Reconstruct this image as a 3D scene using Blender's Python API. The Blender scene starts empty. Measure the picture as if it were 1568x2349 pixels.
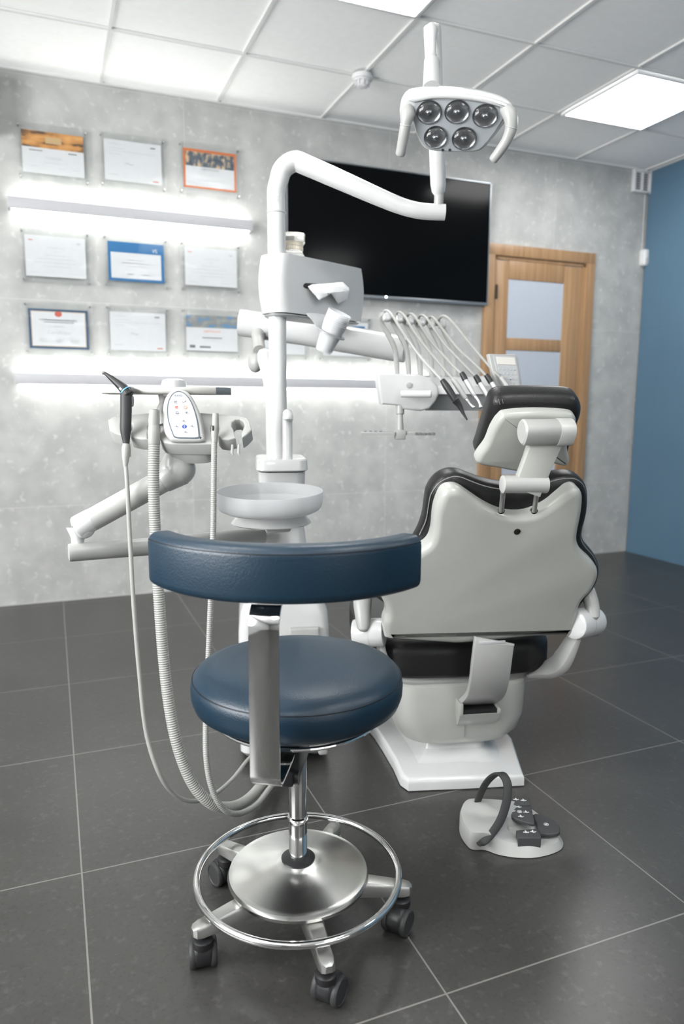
import bpy, bmesh, math, random
from mathutils import Vector as V, Matrix
random.seed(7)
SC = bpy.context.scene
COL = SC.collection
# ------------------------------------------------------------------ camera
IW, IH = 1568, 2349
FP, PITCH, ROLL, YAW, CH = 1653.8, .1467, .0049, .3817, 1.0562
_cy, _sy, _cp, _sp = math.cos(YAW), math.sin(YAW), math.cos(PITCH), math.sin(PITCH)
FW = V((_sy*_cp, _cy*_cp, -_sp)); _r = V((_cy, -_sy, 0)); _u = _r.cross(FW)
RT = _r*math.cos(ROLL) + _u*math.sin(ROLL); UP = -_r*math.sin(ROLL) + _u*math.cos(ROLL)
CAM = V((0, 0, CH))
def ray(x, y): return FW*FP + RT*(x-IW/2) - UP*(y-IH/2)
def P(x, y, d): return CAM + ray(x, y)*(d/FP)
def onz(x, y, z=0.): r = ray(x, y); return CAM + r*((z-CH)/r.z)
def ony(x, y, Y): r = ray(x, y); return CAM + r*(Y/r.y)
Z = V((0, 0, 1))

# ------------------------------------------------------------------ materials
MATS = {}
def mat(name, col, rough=.5, metal=0., bump=0., bscale=200., coat=0., trans=0., alpha=1., ior=1.45, emit=0., ecol=None, var=0., vscale=30., spec=.5, aniso=0., sheen=0.):
    if name in MATS: return MATS[name]
    m = bpy.data.materials.new(name); m.use_nodes = True
    nt = m.node_tree; b = nt.nodes['Principled BSDF']
    I = b.inputs
    I['Base Color'].default_value = (*col, 1); I['Roughness'].default_value = rough; I['Metallic'].default_value = metal
    I['Coat Weight'].default_value = coat; I['Coat Roughness'].default_value = .06
    I['Transmission Weight'].default_value = trans; I['Alpha'].default_value = alpha; I['IOR'].default_value = ior
    I['Specular IOR Level'].default_value = spec; I['Sheen Weight'].default_value = sheen
    if aniso: I['Anisotropic'].default_value = aniso
    if emit: I['Emission Color'].default_value = (*(ecol or col), 1); I['Emission Strength'].default_value = emit
    tc = nt.nodes.new('ShaderNodeTexCoord')
    n = nt.nodes.new('ShaderNodeTexNoise'); n.inputs['Scale'].default_value = vscale; n.inputs['Detail'].default_value = 4
    nt.links.new(tc.outputs['Object'], n.inputs['Vector'])
    hv = nt.nodes.new('ShaderNodeHueSaturation'); hv.inputs['Color'].default_value = (*col, 1)
    mr = nt.nodes.new('ShaderNodeMapRange'); v = max(var, .015)
    mr.inputs['From Min'].default_value = .3; mr.inputs['From Max'].default_value = .7
    mr.inputs['To Min'].default_value = 1-v; mr.inputs['To Max'].default_value = 1+v
    nt.links.new(n.outputs['Fac'], mr.inputs['Value']); nt.links.new(mr.outputs['Result'], hv.inputs['Value'])
    nt.links.new(hv.outputs['Color'], I['Base Color'])
    if bump:
        n2 = nt.nodes.new('ShaderNodeTexNoise'); n2.inputs['Scale'].default_value = bscale; n2.inputs['Detail'].default_value = 3
        nt.links.new(tc.outputs['Object'], n2.inputs['Vector'])
        bp = nt.nodes.new('ShaderNodeBump'); bp.inputs['Strength'].default_value = bump; bp.inputs['Distance'].default_value = .002
        nt.links.new(n2.outputs['Fac'], bp.inputs['Height']); nt.links.new(bp.outputs['Normal'], I['Normal'])
    MATS[name] = m; return m
WHITE = mat('white_lacquer', (.55, .555, .55), .16, coat=.35)
WHITE2 = mat('white_plastic', (.37, .373, .359), .32)
SHELL = mat('shell_grey_white', (.37, .376, .35), .28, coat=.25)
LGREY = mat('light_grey_plastic', (.42, .43, .43), .35)
MGREY = mat('mid_grey_plastic', (.22, .23, .24), .4)
HOSE = mat('hose_grey', (.31, .312, .293), .42)
BLACKL = mat('black_leather', (.012, .012, .012), .36, bump=.25, bscale=260, spec=.4)
SEAM = mat('stitch_grey', (.22, .22, .21), .7)
BLUEL = mat('blue_leather', (.0035, .0195, .037), .38, bump=.22, bscale=330, spec=.62)
BLUESEAM = mat('blue_seam', (.002, .006, .012), .5)
CHROME = mat('chrome', (.78, .78, .77), .07, metal=1)
STEEL = mat('brushed_steel', (.66, .66, .645), .32, metal=1, bump=.03, bscale=400)
CAST = mat('cast_aluminium', (.58, .58, .56), .34, metal=1, bump=.08, bscale=250)
BLACKP = mat('black_plastic', (.014, .014, .015), .42)
BLACKR = mat('black_rubber', (.03, .03, .031), .55)
DGREYP = mat('dark_grey_pad', (.05, .05, .052), .5)
SCREENB = mat('tv_screen', (.0025, .003, .0035), .14, spec=.10)
BEZEL = mat('tv_bezel', (.25, .27, .29), .3, metal=.6)
PAPER = mat('paper', (.66, .67, .68), .6)
ACRYL = mat('acrylic', (.95, .97, .97), .03, trans=1, ior=1.3, alpha=.35)
FROST = mat('frosted_bowl', (.66, .67, .675), .3, trans=.4, ior=1.15, alpha=.84)
CLEAR = mat('clear_resin', (.93, .92, .88), .08, trans=.8, ior=1.4, alpha=.85)
CUPM = mat('clear_plastic_cup', (.90, .91, .92), .18, alpha=.30)
TOOTH = mat('tooth_cream', (.80, .74, .62), .3)
TISSUE = mat('tissue_white', (.80, .80, .80), .8, bump=.1, bscale=90)
DARKIN = mat('dark_inside', (.02, .02, .02), .8)
INK = mat('ink_grey', (.16, .17, .18), .6)
FAINT = mat('ink_faint', (.52, .53, .54), .6)
BLUEI = mat('ink_blue', (.015, .05, .26), .5)
ORANGE = mat('ink_orange', (.70, .25, .08), .5)
REDI = mat('ink_red', (.55, .12, .08), .5)
PANELF = mat('panel_face', (.40, .42, .45), .25)
PANELR = mat('panel_ring', (.07, .085, .10), .3)
GLASSL = mat('lamp_lens_glass', (.95, .97, 1), .03, trans=1, ior=1.45)
REFLECT = mat('lamp_reflector', (.42, .43, .44), .14, metal=1)
LAMPF = mat('lamp_face_grey', (.30, .32, .335), .33)
LCD = mat('lcd_screen', (.62, .60, .55), .3)
CERTBLUE = mat('certificate_blue', (.02, .15, .35), .5)
CERTNAVY = mat('certificate_navy', (.04, .09, .17), .5)
CERTOR = mat('certificate_orange', (.62, .17, .05), .5)
TAN = mat('certificate_tan', (.55, .38, .20), .6)
def photo_mat(name, c0, c1, c2, sc):
    m = bpy.data.materials.new(name); m.use_nodes = True; nt = m.node_tree; b = nt.nodes['Principled BSDF']
    tc = nt.nodes.new('ShaderNodeTexCoord'); mp = nt.nodes.new('ShaderNodeMapping'); mp.inputs['Scale'].default_value = sc
    n = nt.nodes.new('ShaderNodeTexNoise'); n.inputs['Scale'].default_value = 1; n.inputs['Detail'].default_value = 5
    r = nt.nodes.new('ShaderNodeValToRGB'); e = r.color_ramp.elements
    e[0].position = .38; e[0].color = (*c0, 1); e[1].position = .64; e[1].color = (*c2, 1)
    k = e.new(.5); k.color = (*c1, 1)
    nt.links.new(tc.outputs['Object'], mp.inputs['Vector']); nt.links.new(mp.outputs['Vector'], n.inputs['Vector'])
    nt.links.new(n.outputs['Fac'], r.inputs['Fac']); nt.links.new(r.outputs['Color'], b.inputs['Base Color'])
    b.inputs['Roughness'].default_value = .5
    return m
SUNSET = photo_mat('sunset_photo', (.05, .04, .035), (.55, .25, .07), (.70, .36, .12), (9, 1, 30))
CITY = photo_mat('night_city_photo', (.04, .06, .085), (.10, .12, .14), (.60, .42, .25), (45, 1, 30))
BRIDGE = photo_mat('bridge_photo', (.10, .25, .45), (.24, .24, .22), (.30, .33, .33), (18, 1, 35))

# wood
def wood_mat():
    m = bpy.data.materials.new('oak_wood'); m.use_nodes = True; nt = m.node_tree; b = nt.nodes['Principled BSDF']
    tc = nt.nodes.new('ShaderNodeTexCoord'); mp = nt.nodes.new('ShaderNodeMapping'); mp.inputs['Scale'].default_value = (60, 60, 2.2)
    n = nt.nodes.new('ShaderNodeTexNoise'); n.inputs['Scale'].default_value = 1.; n.inputs['Detail'].default_value = 6
    r = nt.nodes.new('ShaderNodeValToRGB'); e = r.color_ramp.elements
    e[0].position = .3; e[0].color = (.30, .17, .082, 1); e[1].position = .75; e[1].color = (.43, .27, .145, 1)
    nt.links.new(tc.outputs['Object'], mp.inputs['Vector']); nt.links.new(mp.outputs['Vector'], n.inputs['Vector'])
    nt.links.new(n.outputs['Fac'], r.inputs['Fac']); nt.links.new(r.outputs['Color'], b.inputs['Base Color'])
    b.inputs['Roughness'].default_value = .42
    return m
OAK = wood_mat()
DOORGLASS = mat('frosted_door_glass', (.46, .50, .56), .35)

def nodes_line(nt, val, off, period, width):
    """1 on a joint line of the tiling"""
    def M(op, a, b=None):
        n = nt.nodes.new('ShaderNodeMath'); n.operation = op
        for i, s in enumerate((a, b)):
            if s is None: continue
            if isinstance(s, (int, float)): n.inputs[i].default_value = s
            else: nt.links.new(s, n.inputs[i])
        return n.outputs[0]
    a = M('SUBTRACT', val, off - period*40 + period/2); a = M('MODULO', a, period); a = M('SUBTRACT', a, period/2); a = M('ABSOLUTE', a)
    return M('LESS_THAN', a, width/2)
def tile_mat(name, c0, c1, spots, joint, jw, offs, per, axes, rough, nscale, spotscale, bump, rvar=.08, grain=0., det=5, ramp=(.36, .66)):
    m = bpy.data.materials.new(name); m.use_nodes = True; nt = m.node_tree; b = nt.nodes['Principled BSDF']
    L = nt.links
    g0 = nt.nodes.new('ShaderNodeNewGeometry'); sp = nt.nodes.new('ShaderNodeSeparateXYZ'); L.new(g0.outputs['Position'], sp.inputs[0])
    g = nt.nodes.new('ShaderNodeVectorMath'); g.operation = 'ADD'; g.inputs[1].default_value = (3.137, 7.291, 5.173); L.new(g0.outputs['Position'], g.inputs[0])
    n = nt.nodes.new('ShaderNodeTexNoise'); n.inputs['Scale'].default_value = nscale; n.inputs['Detail'].default_value = det; n.inputs['Roughness'].default_value = .5
    L.new(g.outputs[0], n.inputs['Vector'])
    r = nt.nodes.new('ShaderNodeValToRGB'); r.color_ramp.elements[0].position = ramp[0]; r.color_ramp.elements[1].position = ramp[1]
    r.color_ramp.elements[0].color = (*c0, 1); r.color_ramp.elements[1].color = (*c1, 1); L.new(n.outputs['Fac'], r.inputs['Fac'])
    n2 = nt.nodes.new('ShaderNodeTexNoise'); n2.inputs['Scale'].default_value = spotscale; n2.inputs['Detail'].default_value = 3
    L.new(g.outputs[0], n2.inputs['Vector'])
    r2 = nt.nodes.new('ShaderNodeValToRGB'); r2.color_ramp.elements[0].position = .58; r2.color_ramp.elements[1].position = .70
    L.new(n2.outputs['Fac'], r2.inputs['Fac'])
    mx = nt.nodes.new('ShaderNodeMixRGB'); L.new(r2.outputs['Color'], mx.inputs['Fac']); L.new(r.outputs['Color'], mx.inputs[1]); mx.inputs[2].default_value = (*spots, 1)
    last = mx
    if grain:
        n4 = nt.nodes.new('ShaderNodeTexNoise'); n4.inputs['Scale'].default_value = 130; n4.inputs['Detail'].default_value = 2
        L.new(g.outputs[0], n4.inputs['Vector'])
        r4 = nt.nodes.new('ShaderNodeValToRGB'); r4.color_ramp.elements[0].position = .52; r4.color_ramp.elements[1].position = .72
        r4.color_ramp.elements[1].color = (grain, grain, grain, 1)
        L.new(n4.outputs['Fac'], r4.inputs['Fac'])
        mg = nt.nodes.new('ShaderNodeMixRGB'); L.new(r4.outputs['Color'], mg.inputs['Fac']); L.new(mx.outputs[0], mg.inputs[1])
        mg.inputs[2].default_value = (*[c*.25 for c in c0], 1); last = mg
    lines = [nodes_line(nt, sp.outputs[axes[i]], offs[i], per[i], jw) for i in (0, 1)]
    mm = nt.nodes.new('ShaderNodeMath'); mm.operation = 'MAXIMUM'; L.new(lines[0], mm.inputs[0]); L.new(lines[1], mm.inputs[1])
    mx2 = nt.nodes.new('ShaderNodeMixRGB'); L.new(mm.outputs[0], mx2.inputs['Fac']); L.new(last.outputs[0], mx2.inputs[1]); mx2.inputs[2].default_value = (*joint, 1)
    L.new(mx2.outputs[0], b.inputs['Base Color'])
    mr = nt.nodes.new('ShaderNodeMapRange'); mr.inputs['To Min'].default_value = rough-rvar; mr.inputs['To Max'].default_value = rough+rvar
    L.new(n.outputs['Fac'], mr.inputs['Value']); L.new(mr.outputs['Result'], b.inputs['Roughness'])
    if bump:
        n3 = nt.nodes.new('ShaderNodeTexNoise'); n3.inputs['Scale'].default_value = 90; n3.inputs['Detail'].default_value = 4; L.new(g.outputs[0], n3.inputs['Vector'])
        bp = nt.nodes.new('ShaderNodeBump'); bp.inputs['Strength'].default_value = bump; bp.inputs['Distance'].default_value = .002
        L.new(n3.outputs['Fac'], bp.inputs['Height']); L.new(bp.outputs['Normal'], b.inputs['Normal'])
    return m
FLOORM = tile_mat('dark_porcelain_tile', (.035, .034, .032), (.046, .045, .0425), (.058, .057, .054), (.16, .155, .145), .0035, (.0143, 1.0114), (.6, .603), (0, 1), .31, 4, 60, .06, rvar=.02, grain=.30, det=3, ramp=(.25, .75))
WALLM = tile_mat('grey_stone_wall_tile', (.405, .408, .396), (.495, .497, .48), (.56, .563, .545), (.58, .58, .56), .0025, (1.93, .52), (1.2, 1.06), (0, 2), .5, 9, 24, .05)
BLUEW = tile_mat('blue_wall', (.090, .170, .250), (.096, .180, .262), (.094, .176, .257), (.08, .158, .235), .004, (.3, 1.6), (1.2, 1.6), (1, 2), .45, 3, 8, .04)
CEILM = mat('ceiling_tile', (.94, .94, .93), .85, bump=.1, bscale=60)
GRIDM = mat('ceiling_grid_white', (.72, .72, .71), .5)
FIXW = mat('fixture_white', (.74, .74, .745), .4)
PLAINW = mat('plain_light_wall', (.78, .78, .77), .7)

# ------------------------------------------------------------------ mesh helper
def frame_of(d, hint=None):
    d = d.normalized(); h = hint or (Z if abs(d.z) < .95 else V((1, 0, 0)))
    x = h.cross(d).normalized(); y = d.cross(x).normalized(); return x, y, d
def catmull(pts, n=8, closed=False):
    out = []; m = len(pts)
    rng = range(m) if closed else range(m-1)
    for i in rng:
        if closed: a, b, c, d = pts[(i-1) % m], pts[i], pts[(i+1) % m], pts[(i+2) % m]
        else:
            b, c = pts[i], pts[i+1]; a = pts[i-1] if i > 0 else b*2-c; d = pts[i+2] if i+2 < m else c*2-b
        for k in range(n):
            t = k/n
            out.append(((b*2) + (c-a)*t + (a*2-b*5+c*4-d)*(t*t) + (b*3-a-c*3+d)*(t**3))*.5)
    if not closed: out.append(pts[-1].copy())
    return out
def lerp_list(vals, n):
    """resample a list of radii to n samples"""
    if isinstance(vals, (int, float)): return [vals]*n
    out = []
    for i in range(n):
        t = i/(n-1)*(len(vals)-1); k = min(int(t), len(vals)-2); out.append(vals[k]+(vals[k+1]-vals[k])*(t-k))
    return out
class MB:
    def __init__(s): s.bm = bmesh.new()
    def ring(s, pts): return [s.bm.verts.new(p) for p in pts]
    def face(s, vs, mi=0):
        try: f = s.bm.faces.new(vs); f.material_index = mi; return f
        except ValueError: return None
    def bridge(s, a, b, mi=0, closed=True):
        n = len(a)
        for i in range(n if closed else n-1): s.face((a[i], a[(i+1) % n], b[(i+1) % n], b[i]), mi)
    def loft(s, rings, mi=0, cap0=True, cap1=True, loop=False):
        R = [s.ring(r) for r in rings]
        for i in range(len(R)-1): s.bridge(R[i], R[i+1], mi)
        if loop: s.bridge(R[-1], R[0], mi)
        else:
            if cap0: s.face(list(reversed(R[0])), mi)
            if cap1: s.face(R[-1], mi)
        return s
    def tube(s, pts, r, seg=18, mi=0, smooth=0, cap=True, closed=False, dome=0.):
        pts = [V(p) for p in pts]
        if smooth: pts = catmull(pts, smooth, closed)
        n = len(pts); rr = lerp_list(r, n)
        rings = []; x = None
        for i in range(n):
            if closed: t = pts[(i+1) % n]-pts[i-1]
            else: t = pts[min(i+1, n-1)]-pts[max(i-1, 0)]
            t.normalize()
            if x is None: x = frame_of(t)[0]
            else: x = (x - t*x.dot(t)).normalized()
            y = t.cross(x)
            rings.append((pts[i], x.copy(), y, t.copy(), rr[i]))
        def mk(c, x, y, r): return [c + x*(r*math.cos(2*math.pi*k/seg)) + y*(r*math.sin(2*math.pi*k/seg)) for k in range(seg)]
        R = []
        if dome and not closed:
            c, x, y, t, r0 = rings[0]
            for a in (85, 65, 40, 18): R.append(mk(c - t*(r0*dome*math.sin(math.radians(a))), x, y, r0*math.cos(math.radians(a))))
        R += [mk(c, x, y, r0) for c, x, y, t, r0 in rings]
        if dome and not closed:
            c, x, y, t, r0 = rings[-1]
            for a in (18, 40, 65, 85): R.append(mk(c + t*(r0*dome*math.sin(math.radians(a))), x, y, r0*math.cos(math.radians(a))))
        return s.loft(R, mi, cap, cap, closed)
    def lathe(s, prof, o=V((0, 0, 0)), ax=Z, seg=40, mi=0, cap=True):
        x, y, d = frame_of(V(ax)); o = V(o)
        R = [[o + d*z + x*(r*math.cos(2*math.pi*k/seg)) + y*(r*math.sin(2*math.pi*k/seg)) for k in range(seg)] for r, z in prof]
        return s.loft(R, mi, cap, cap)
    def box(s, c, size, ax=None, bev=0., mi=0, segs=2):
        c = V(c); ex, ey, ez = ax or (V((1, 0, 0)), V((0, 1, 0)), Z)
        t = bmesh.new(); bmesh.ops.create_cube(t, size=1)
        for v in t.verts: v.co = V((v.co.x*size[0], v.co.y*size[1], v.co.z*size[2]))
        if bev: bmesh.ops.bevel(t, geom=list(t.edges), offset=bev, segments=segs, affect='EDGES', profile=.5)
        mp = {}
        for v in t.verts: mp[v] = s.bm.verts.new(c + ex*v.co.x + ey*v.co.y + ez*v.co.z)
        for f in t.faces: s.face([mp[v] for v in f.verts], mi)
        t.free(); return s
    def sphere(s, c, r, mi=0, seg=20, sc=(1, 1, 1), ax=None):
        ex, ey, ez = ax or (V((1, 0, 0)), V((0, 1, 0)), Z); c = V(c); R = []
        n = seg//2
        for i in range(n+1):
            a = -math.pi/2 + math.pi*(i if 0 < i < n else (.02 if i == 0 else n-.02))/n
            R.append([c + ex*(r*sc[0]*math.cos(a)*math.cos(2*math.pi*k/seg)) + ey*(r*sc[1]*math.cos(a)*math.sin(2*math.pi*k/seg)) + ez*(r*sc[2]*math.sin(a)) for k in range(seg)])
        return s.loft(R, mi)
    def pillow(s, poly, fr, t, r, w0=0., mi=0, seg=4, back=0., bulge=0.):
        """solid plate on a frame: outline poly (u,v), from depth w0 to w0+t along the normal, front edge rounded by r, back edge by back"""
        poly = [V(p) for p in poly]
        A = sum(poly[i].x*poly[(i+1) % len(poly)].y - poly[(i+1) % len(poly)].x*poly[i].y for i in range(len(poly)))
        if A < 0: poly.reverse()
        n = len(poly); N = []
        for i in range(n):
            a = (poly[i]-poly[i-1]); b = (poly[(i+1) % n]-poly[i])
            if a.length < 1e-9: a = b
            if b.length < 1e-9: b = a
            a = a.normalized(); b = b.normalized()
            m = V((-(a.y+b.y), a.x+b.x)); m = m.normalized() if m.length > 1e-6 else V((-a.y, a.x)); N.append(m)
        def off(d, w): return [fr.pt(poly[i].x+N[i].x*d, poly[i].y+N[i].y*d, w) for i in range(n)]
        R = []
        if back:
            for k in range(seg+1):
                a = math.pi/2*k/seg; R.append(off(back*(1-math.sin(a)), w0+back*(1-math.cos(a))))
        else: R.append(off(0, w0))
        for k in range(seg+1):
            a = math.pi/2*k/seg; R.append(off(r*(1-math.cos(a)), w0+t-r+r*math.sin(a)))
        if bulge:
            R.append(off(r*1.6, w0+t+bulge*.6)); R.append(off(r*2.3, w0+t+bulge))
        s.loft(R, mi); return s
    def strap(s, path, wdir, w, t, mi=0, smooth=0, bev=.3, out=None):
        """flat bar swept along path; wdir across (one vector or a list), w wide, t thick"""
        path = [V(p) for p in path]
        if smooth: path = catmull(path, smooth)
        n = len(path); R = []; ww = lerp_list(w, n); tt = lerp_list(t, n)
        for i in range(n):
            d = (path[min(i+1, n-1)]-path[max(i-1, 0)]).normalized()
            wd = wdir if isinstance(wdir, V) else wdir(i/(n-1))
            x = (wd - d*wd.dot(d)).normalized(); y = d.cross(x)
            a, b = ww[i]/2, tt[i]/2; c = min(a, b)*bev
            prof = [(-a+c, -b), (a-c, -b), (a-c*.3, -b+c*.3), (a, -b+c), (a, b-c), (a-c*.3, b-c*.3), (a-c, b), (-a+c, b), (-a+c*.3, b-c*.3), (-a, b-c), (-a, -b+c), (-a+c*.3, -b+c*.3)]
            R.append([path[i]+x*u+y*v for u, v in prof])
        s.loft(R, mi); return s
    def text(s, body, fr, u, v, size, w, mi=0):
        cu = bpy.data.curves.new('t', 'FONT'); cu.body = body; cu.size = size; cu.align_x = 'CENTER'; cu.align_y = 'CENTER'; cu.extrude = .0002
        o = bpy.data.objects.new('t', cu); COL.objects.link(o)
        bpy.context.view_layer.update()
        me = o.evaluated_get(bpy.context.evaluated_depsgraph_get()).to_mesh()
        vs = [s.bm.verts.new(fr.pt(u+q.co.x, v+q.co.y, w+q.co.z)) for q in me.vertices]
        for p in me.polygons: s.face([vs[i] for i in p.vertices], mi)
        bpy.data.objects.remove(o); bpy.data.curves.remove(cu); return s
class Fr:
    """plane frame: origin, right, up; normal = right x up points at the viewer"""
    def __init__(s, o, ex, ey):
        s.o = V(o); s.ex = V(ex).normalized(); ey = V(ey); s.ey = (ey - s.ex*ey.dot(s.ex)).normalized(); s.n = s.ex.cross(s.ey)
    def pt(s, u, v, w=0.): return s.o + s.ex*u + s.ey*v + s.n*w
    def px(s, x, y, w=0.):
        r = ray(x, y); o = s.o + s.n*w; t = (o-CAM).dot(s.n)/r.dot(s.n); q = CAM + r*t - o
        return V((q.dot(s.ex), q.dot(s.ey)))
    def poly(s, pts, sm=0, w=0.):
        q = [s.px(x, y, w) for x, y in pts]
        return catmull(q, sm, True) if sm else q
    def P(s, x, y, w=0.): q = s.px(x, y, w); return s.pt(q.x, q.y, w)
def circ(u, v, r, n=24, ru=None): return [V((u+(ru or r)*math.cos(2*math.pi*k/n), v+r*math.sin(2*math.pi*k/n))) for k in range(n)]
def rrect(u0, v0, u1, v1, r, n=5):
    out = []
    for cx, cy, a0 in ((u1-r, v1-r, 0), (u0+r, v1-r, 90), (u0+r, v0+r, 180), (u1-r, v0+r, 270)):
        for k in range(n+1):
            a = math.radians(a0+90*k/n); out.append(V((cx+r*math.cos(a), cy+r*math.sin(a))))
    return out

# ------------------------------------------------------------------ objects
ROOT = {}
def rootloc(o): return ROOT[o.name]
def tag(o, label, cat, group=None, kind=None):
    if label: o['label'] = label
    if cat: o['category'] = cat
    if group: o['group'] = group
    if kind: o['kind'] = kind
    return o
def thing(name, loc, label, cat, group=None):
    o = bpy.data.objects.new(name, None); COL.objects.link(o); o.location = loc; o.empty_display_size = .05
    ROOT[o.name] = V(loc); return tag(o, label, cat, group)
def obj(name, m, mats, parent=None, at=None, sharp=.62, label=None):
    bm = m.bm; org = rootloc(parent) if parent else V(at or (0, 0, 0))
    bmesh.ops.recalc_face_normals(bm, faces=bm.faces)
    for v in bm.verts: v.co -= org
    for f in bm.faces: f.smooth = True
    for e in bm.edges:
        if len(e.link_faces) == 2 and e.calc_face_angle(0) > sharp: e.smooth = False
    me = bpy.data.meshes.new(name); bm.to_mesh(me); bm.free()
    for k in (mats if isinstance(mats, (list, tuple)) else [mats]): me.materials.append(k)
    o = bpy.data.objects.new(name, me); COL.objects.link(o)
    if parent: o.parent = parent
    else: o.location = org
    ROOT[o.name] = org
    if label: o['label'] = label
    return o
def struct(name, m, mats, parent=None, at=None):
    o = obj(name, m, mats, parent, at)
    if not parent: o['kind'] = 'structure'
    return o
def copy_tree(o, delta, parent=None):
    c = o.copy(); COL.objects.link(c); ROOT[c.name] = ROOT[o.name]+delta
    if parent: c.parent = parent
    else: c.location = o.location + delta
    for ch in list(o.children): copy_tree(ch, delta, c)
    return c
Y_ = V((0, 1, 0)); X_ = V((1, 0, 0))

# ================================================================== THE ROOM
YW, XB, HC = 4.084, 3.898, 2.65
XL, YF = -2.2, -2.6
m = MB().box(((XL+XB)/2, (YF+YW)/2, -.05), (XB-XL+.4, YW-YF+.4, .1)); struct('floor', m, FLOORM)
m = MB().box(((XL+XB)/2, YW+.1, HC/2), (XB-XL+.4, .2, HC+.2)); struct('wall_back', m, WALLM)
m = MB().box((XB+.1, (YF+YW)/2-.005, HC/2), (.2, YW-YF-.01, HC)); struct('wall_right', m, BLUEW)
def added_window(n, axis, a0_, a1_, z0, z1, power):
    # wall pieces around an added, unseen opening; white frame and area lamp invented as fill
    lo_, hi_ = (YF, YW) if axis == 'x' else (XL, XB)
    def B(m, p0, p1, q0, q1, off, th, bev=0.):
        c = ((p0+p1)/2, (q0+q1)/2); s = (abs(p1-p0), abs(q1-q0))
        if axis == 'x': m.box((XL+off, c[0], c[1]), (th, s[0], s[1]), bev=bev)
        else: m.box((c[0], YF+off, c[1]), (s[0], th, s[1]), bev=bev)
    m = MB()
    B(m, lo_, a0_, 0, HC, -.1, .2); B(m, a1_, hi_, 0, HC, -.1, .2); B(m, a0_, a1_, 0, z0, -.1, .2); B(m, a0_, a1_, z1, HC, -.1, .2)
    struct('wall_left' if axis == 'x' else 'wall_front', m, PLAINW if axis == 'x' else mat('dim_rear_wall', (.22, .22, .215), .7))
    m = MB(); am_ = (a0_+a1_)/2
    for p in ((a0_, a0_+.05, z0, z1), (a1_-.05, a1_, z0, z1), (am_-.03, am_+.03, z0, z1), (a0_, a1_, z0, z0+.05), (a0_, a1_, z1-.05, z1)): B(m, *p, -.09, .06)
    B(m, a0_-.03, a1_+.03, z0-.03, z0, .02, .14)
    struct('added_window_%d' % n, m, WHITE2)
    L_ = bpy.data.lights.new('added_fill_%d' % n, 'AREA'); L_.shape = 'RECTANGLE'; L_.size = a1_-a0_-.1; L_.size_y = z1-z0-.1; L_.energy = power; L_.color = (.98, .99, 1.0)  # area lamp added to lift the room's brightness
    o = bpy.data.objects.new('added_fill_%d' % n, L_); COL.objects.link(o)
    if axis == 'x': o.location = (XL-.13, am_, (z0+z1)/2); o.rotation_euler = (0, -math.pi/2, 0); L_.size, L_.size_y = L_.size_y, L_.size
    else: o.location = (am_, YF-.13, (z0+z1)/2); o.rotation_euler = (math.pi/2, 0, 0)
added_window(1, 'x', -.4, 2.0, .9, 2.4, 76)
added_window(2, 'y', .2, 2.8, .85, 2.3, 5)
m = MB().box(((XL+XB)/2, (YF+YW)/2, HC+.06), (XB-XL+.4, YW-YF+.4, .1)); struct('ceiling', m, CEILM)
CX0, CS, CY0 = .3198, .5895, 3.5078
xs = [CX0+i*CS for i in range(-4, 7)]; ys = [CY0+CS*.0+i*CS for i in range(-10, 1)]
m = MB()
for x in xs: m.box((x, (YF+YW)/2, HC+.006), (.015, YW-YF, .008))
for y in ys: m.box(((XL+XB)/2, y, HC+.0055), (XB-XL, .015, .008))
m.box(((XL+XB)/2, YW-.008, HC+.005), (XB-XL, .016, .01)); m.box((XB-.008, (YF+YW)/2, HC+.004), (.016, YW-YF, .01))
struct('trim_1', m, GRIDM)
m = MB().box(((XL+XB)/2, YW-.002, .003), (XB-XL, .004, .006)); struct('trim_2', m, mat('joint_silicone', (.42, .42, .40), .6))

# ceiling light panels
LPE = 7.6
LIGHTM = mat('light_diffuser', (1, 1, 1), .5, emit=LPE, ecol=(1.0, .995, .985))
LFR = mat('light_frame_white', (.82, .83, .84), .4)
def light_panel(ix, iy, label):
    x0, y1 = CX0+ix*CS, CY0-iy*CS; cx, cy = x0+CS/2, y1-CS/2; h = CS/2-.012
    t = thing('ceiling_light', (cx, cy, HC), label, 'ceiling light', 'square light panels in the ceiling')
    m = MB()
    for dx, dy, sx, sy in ((0, h-.008, 2*h, .016), (0, -h+.008, 2*h, .016), (h-.008, 0, .016, 2*h-.032), (-h+.008, 0, .016, 2*h-.032)):
        m.box((cx+dx, cy+dy, HC-.003), (sx, sy, .018), bev=.002)
    obj('frame', m, LFR, t)
    obj('diffuser', MB().box((cx, cy, HC+.001), (2*h-.033, 2*h-.033, .008)), LIGHTM, t)
light_panel(1, 1, 'bright square ceiling light cut by the top edge of the photo, above the lamp head')
light_panel(4, 0, 'bright square ceiling light at right, near the blue wall')
# the panels below are added out of view to brighten the room
light_panel(-2, 3, 'added square fill light out of view on the left side of the room')
light_panel(1, 5, 'added square fill light out of view above the camera')
light_panel(4, 5, 'added square fill light out of view on the right behind the camera')
light_panel(-2, 7, 'added square fill light out of view at the far left rear of the room')
light_panel(1, 8, 'added square fill light out of view at the rear wall')

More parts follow.
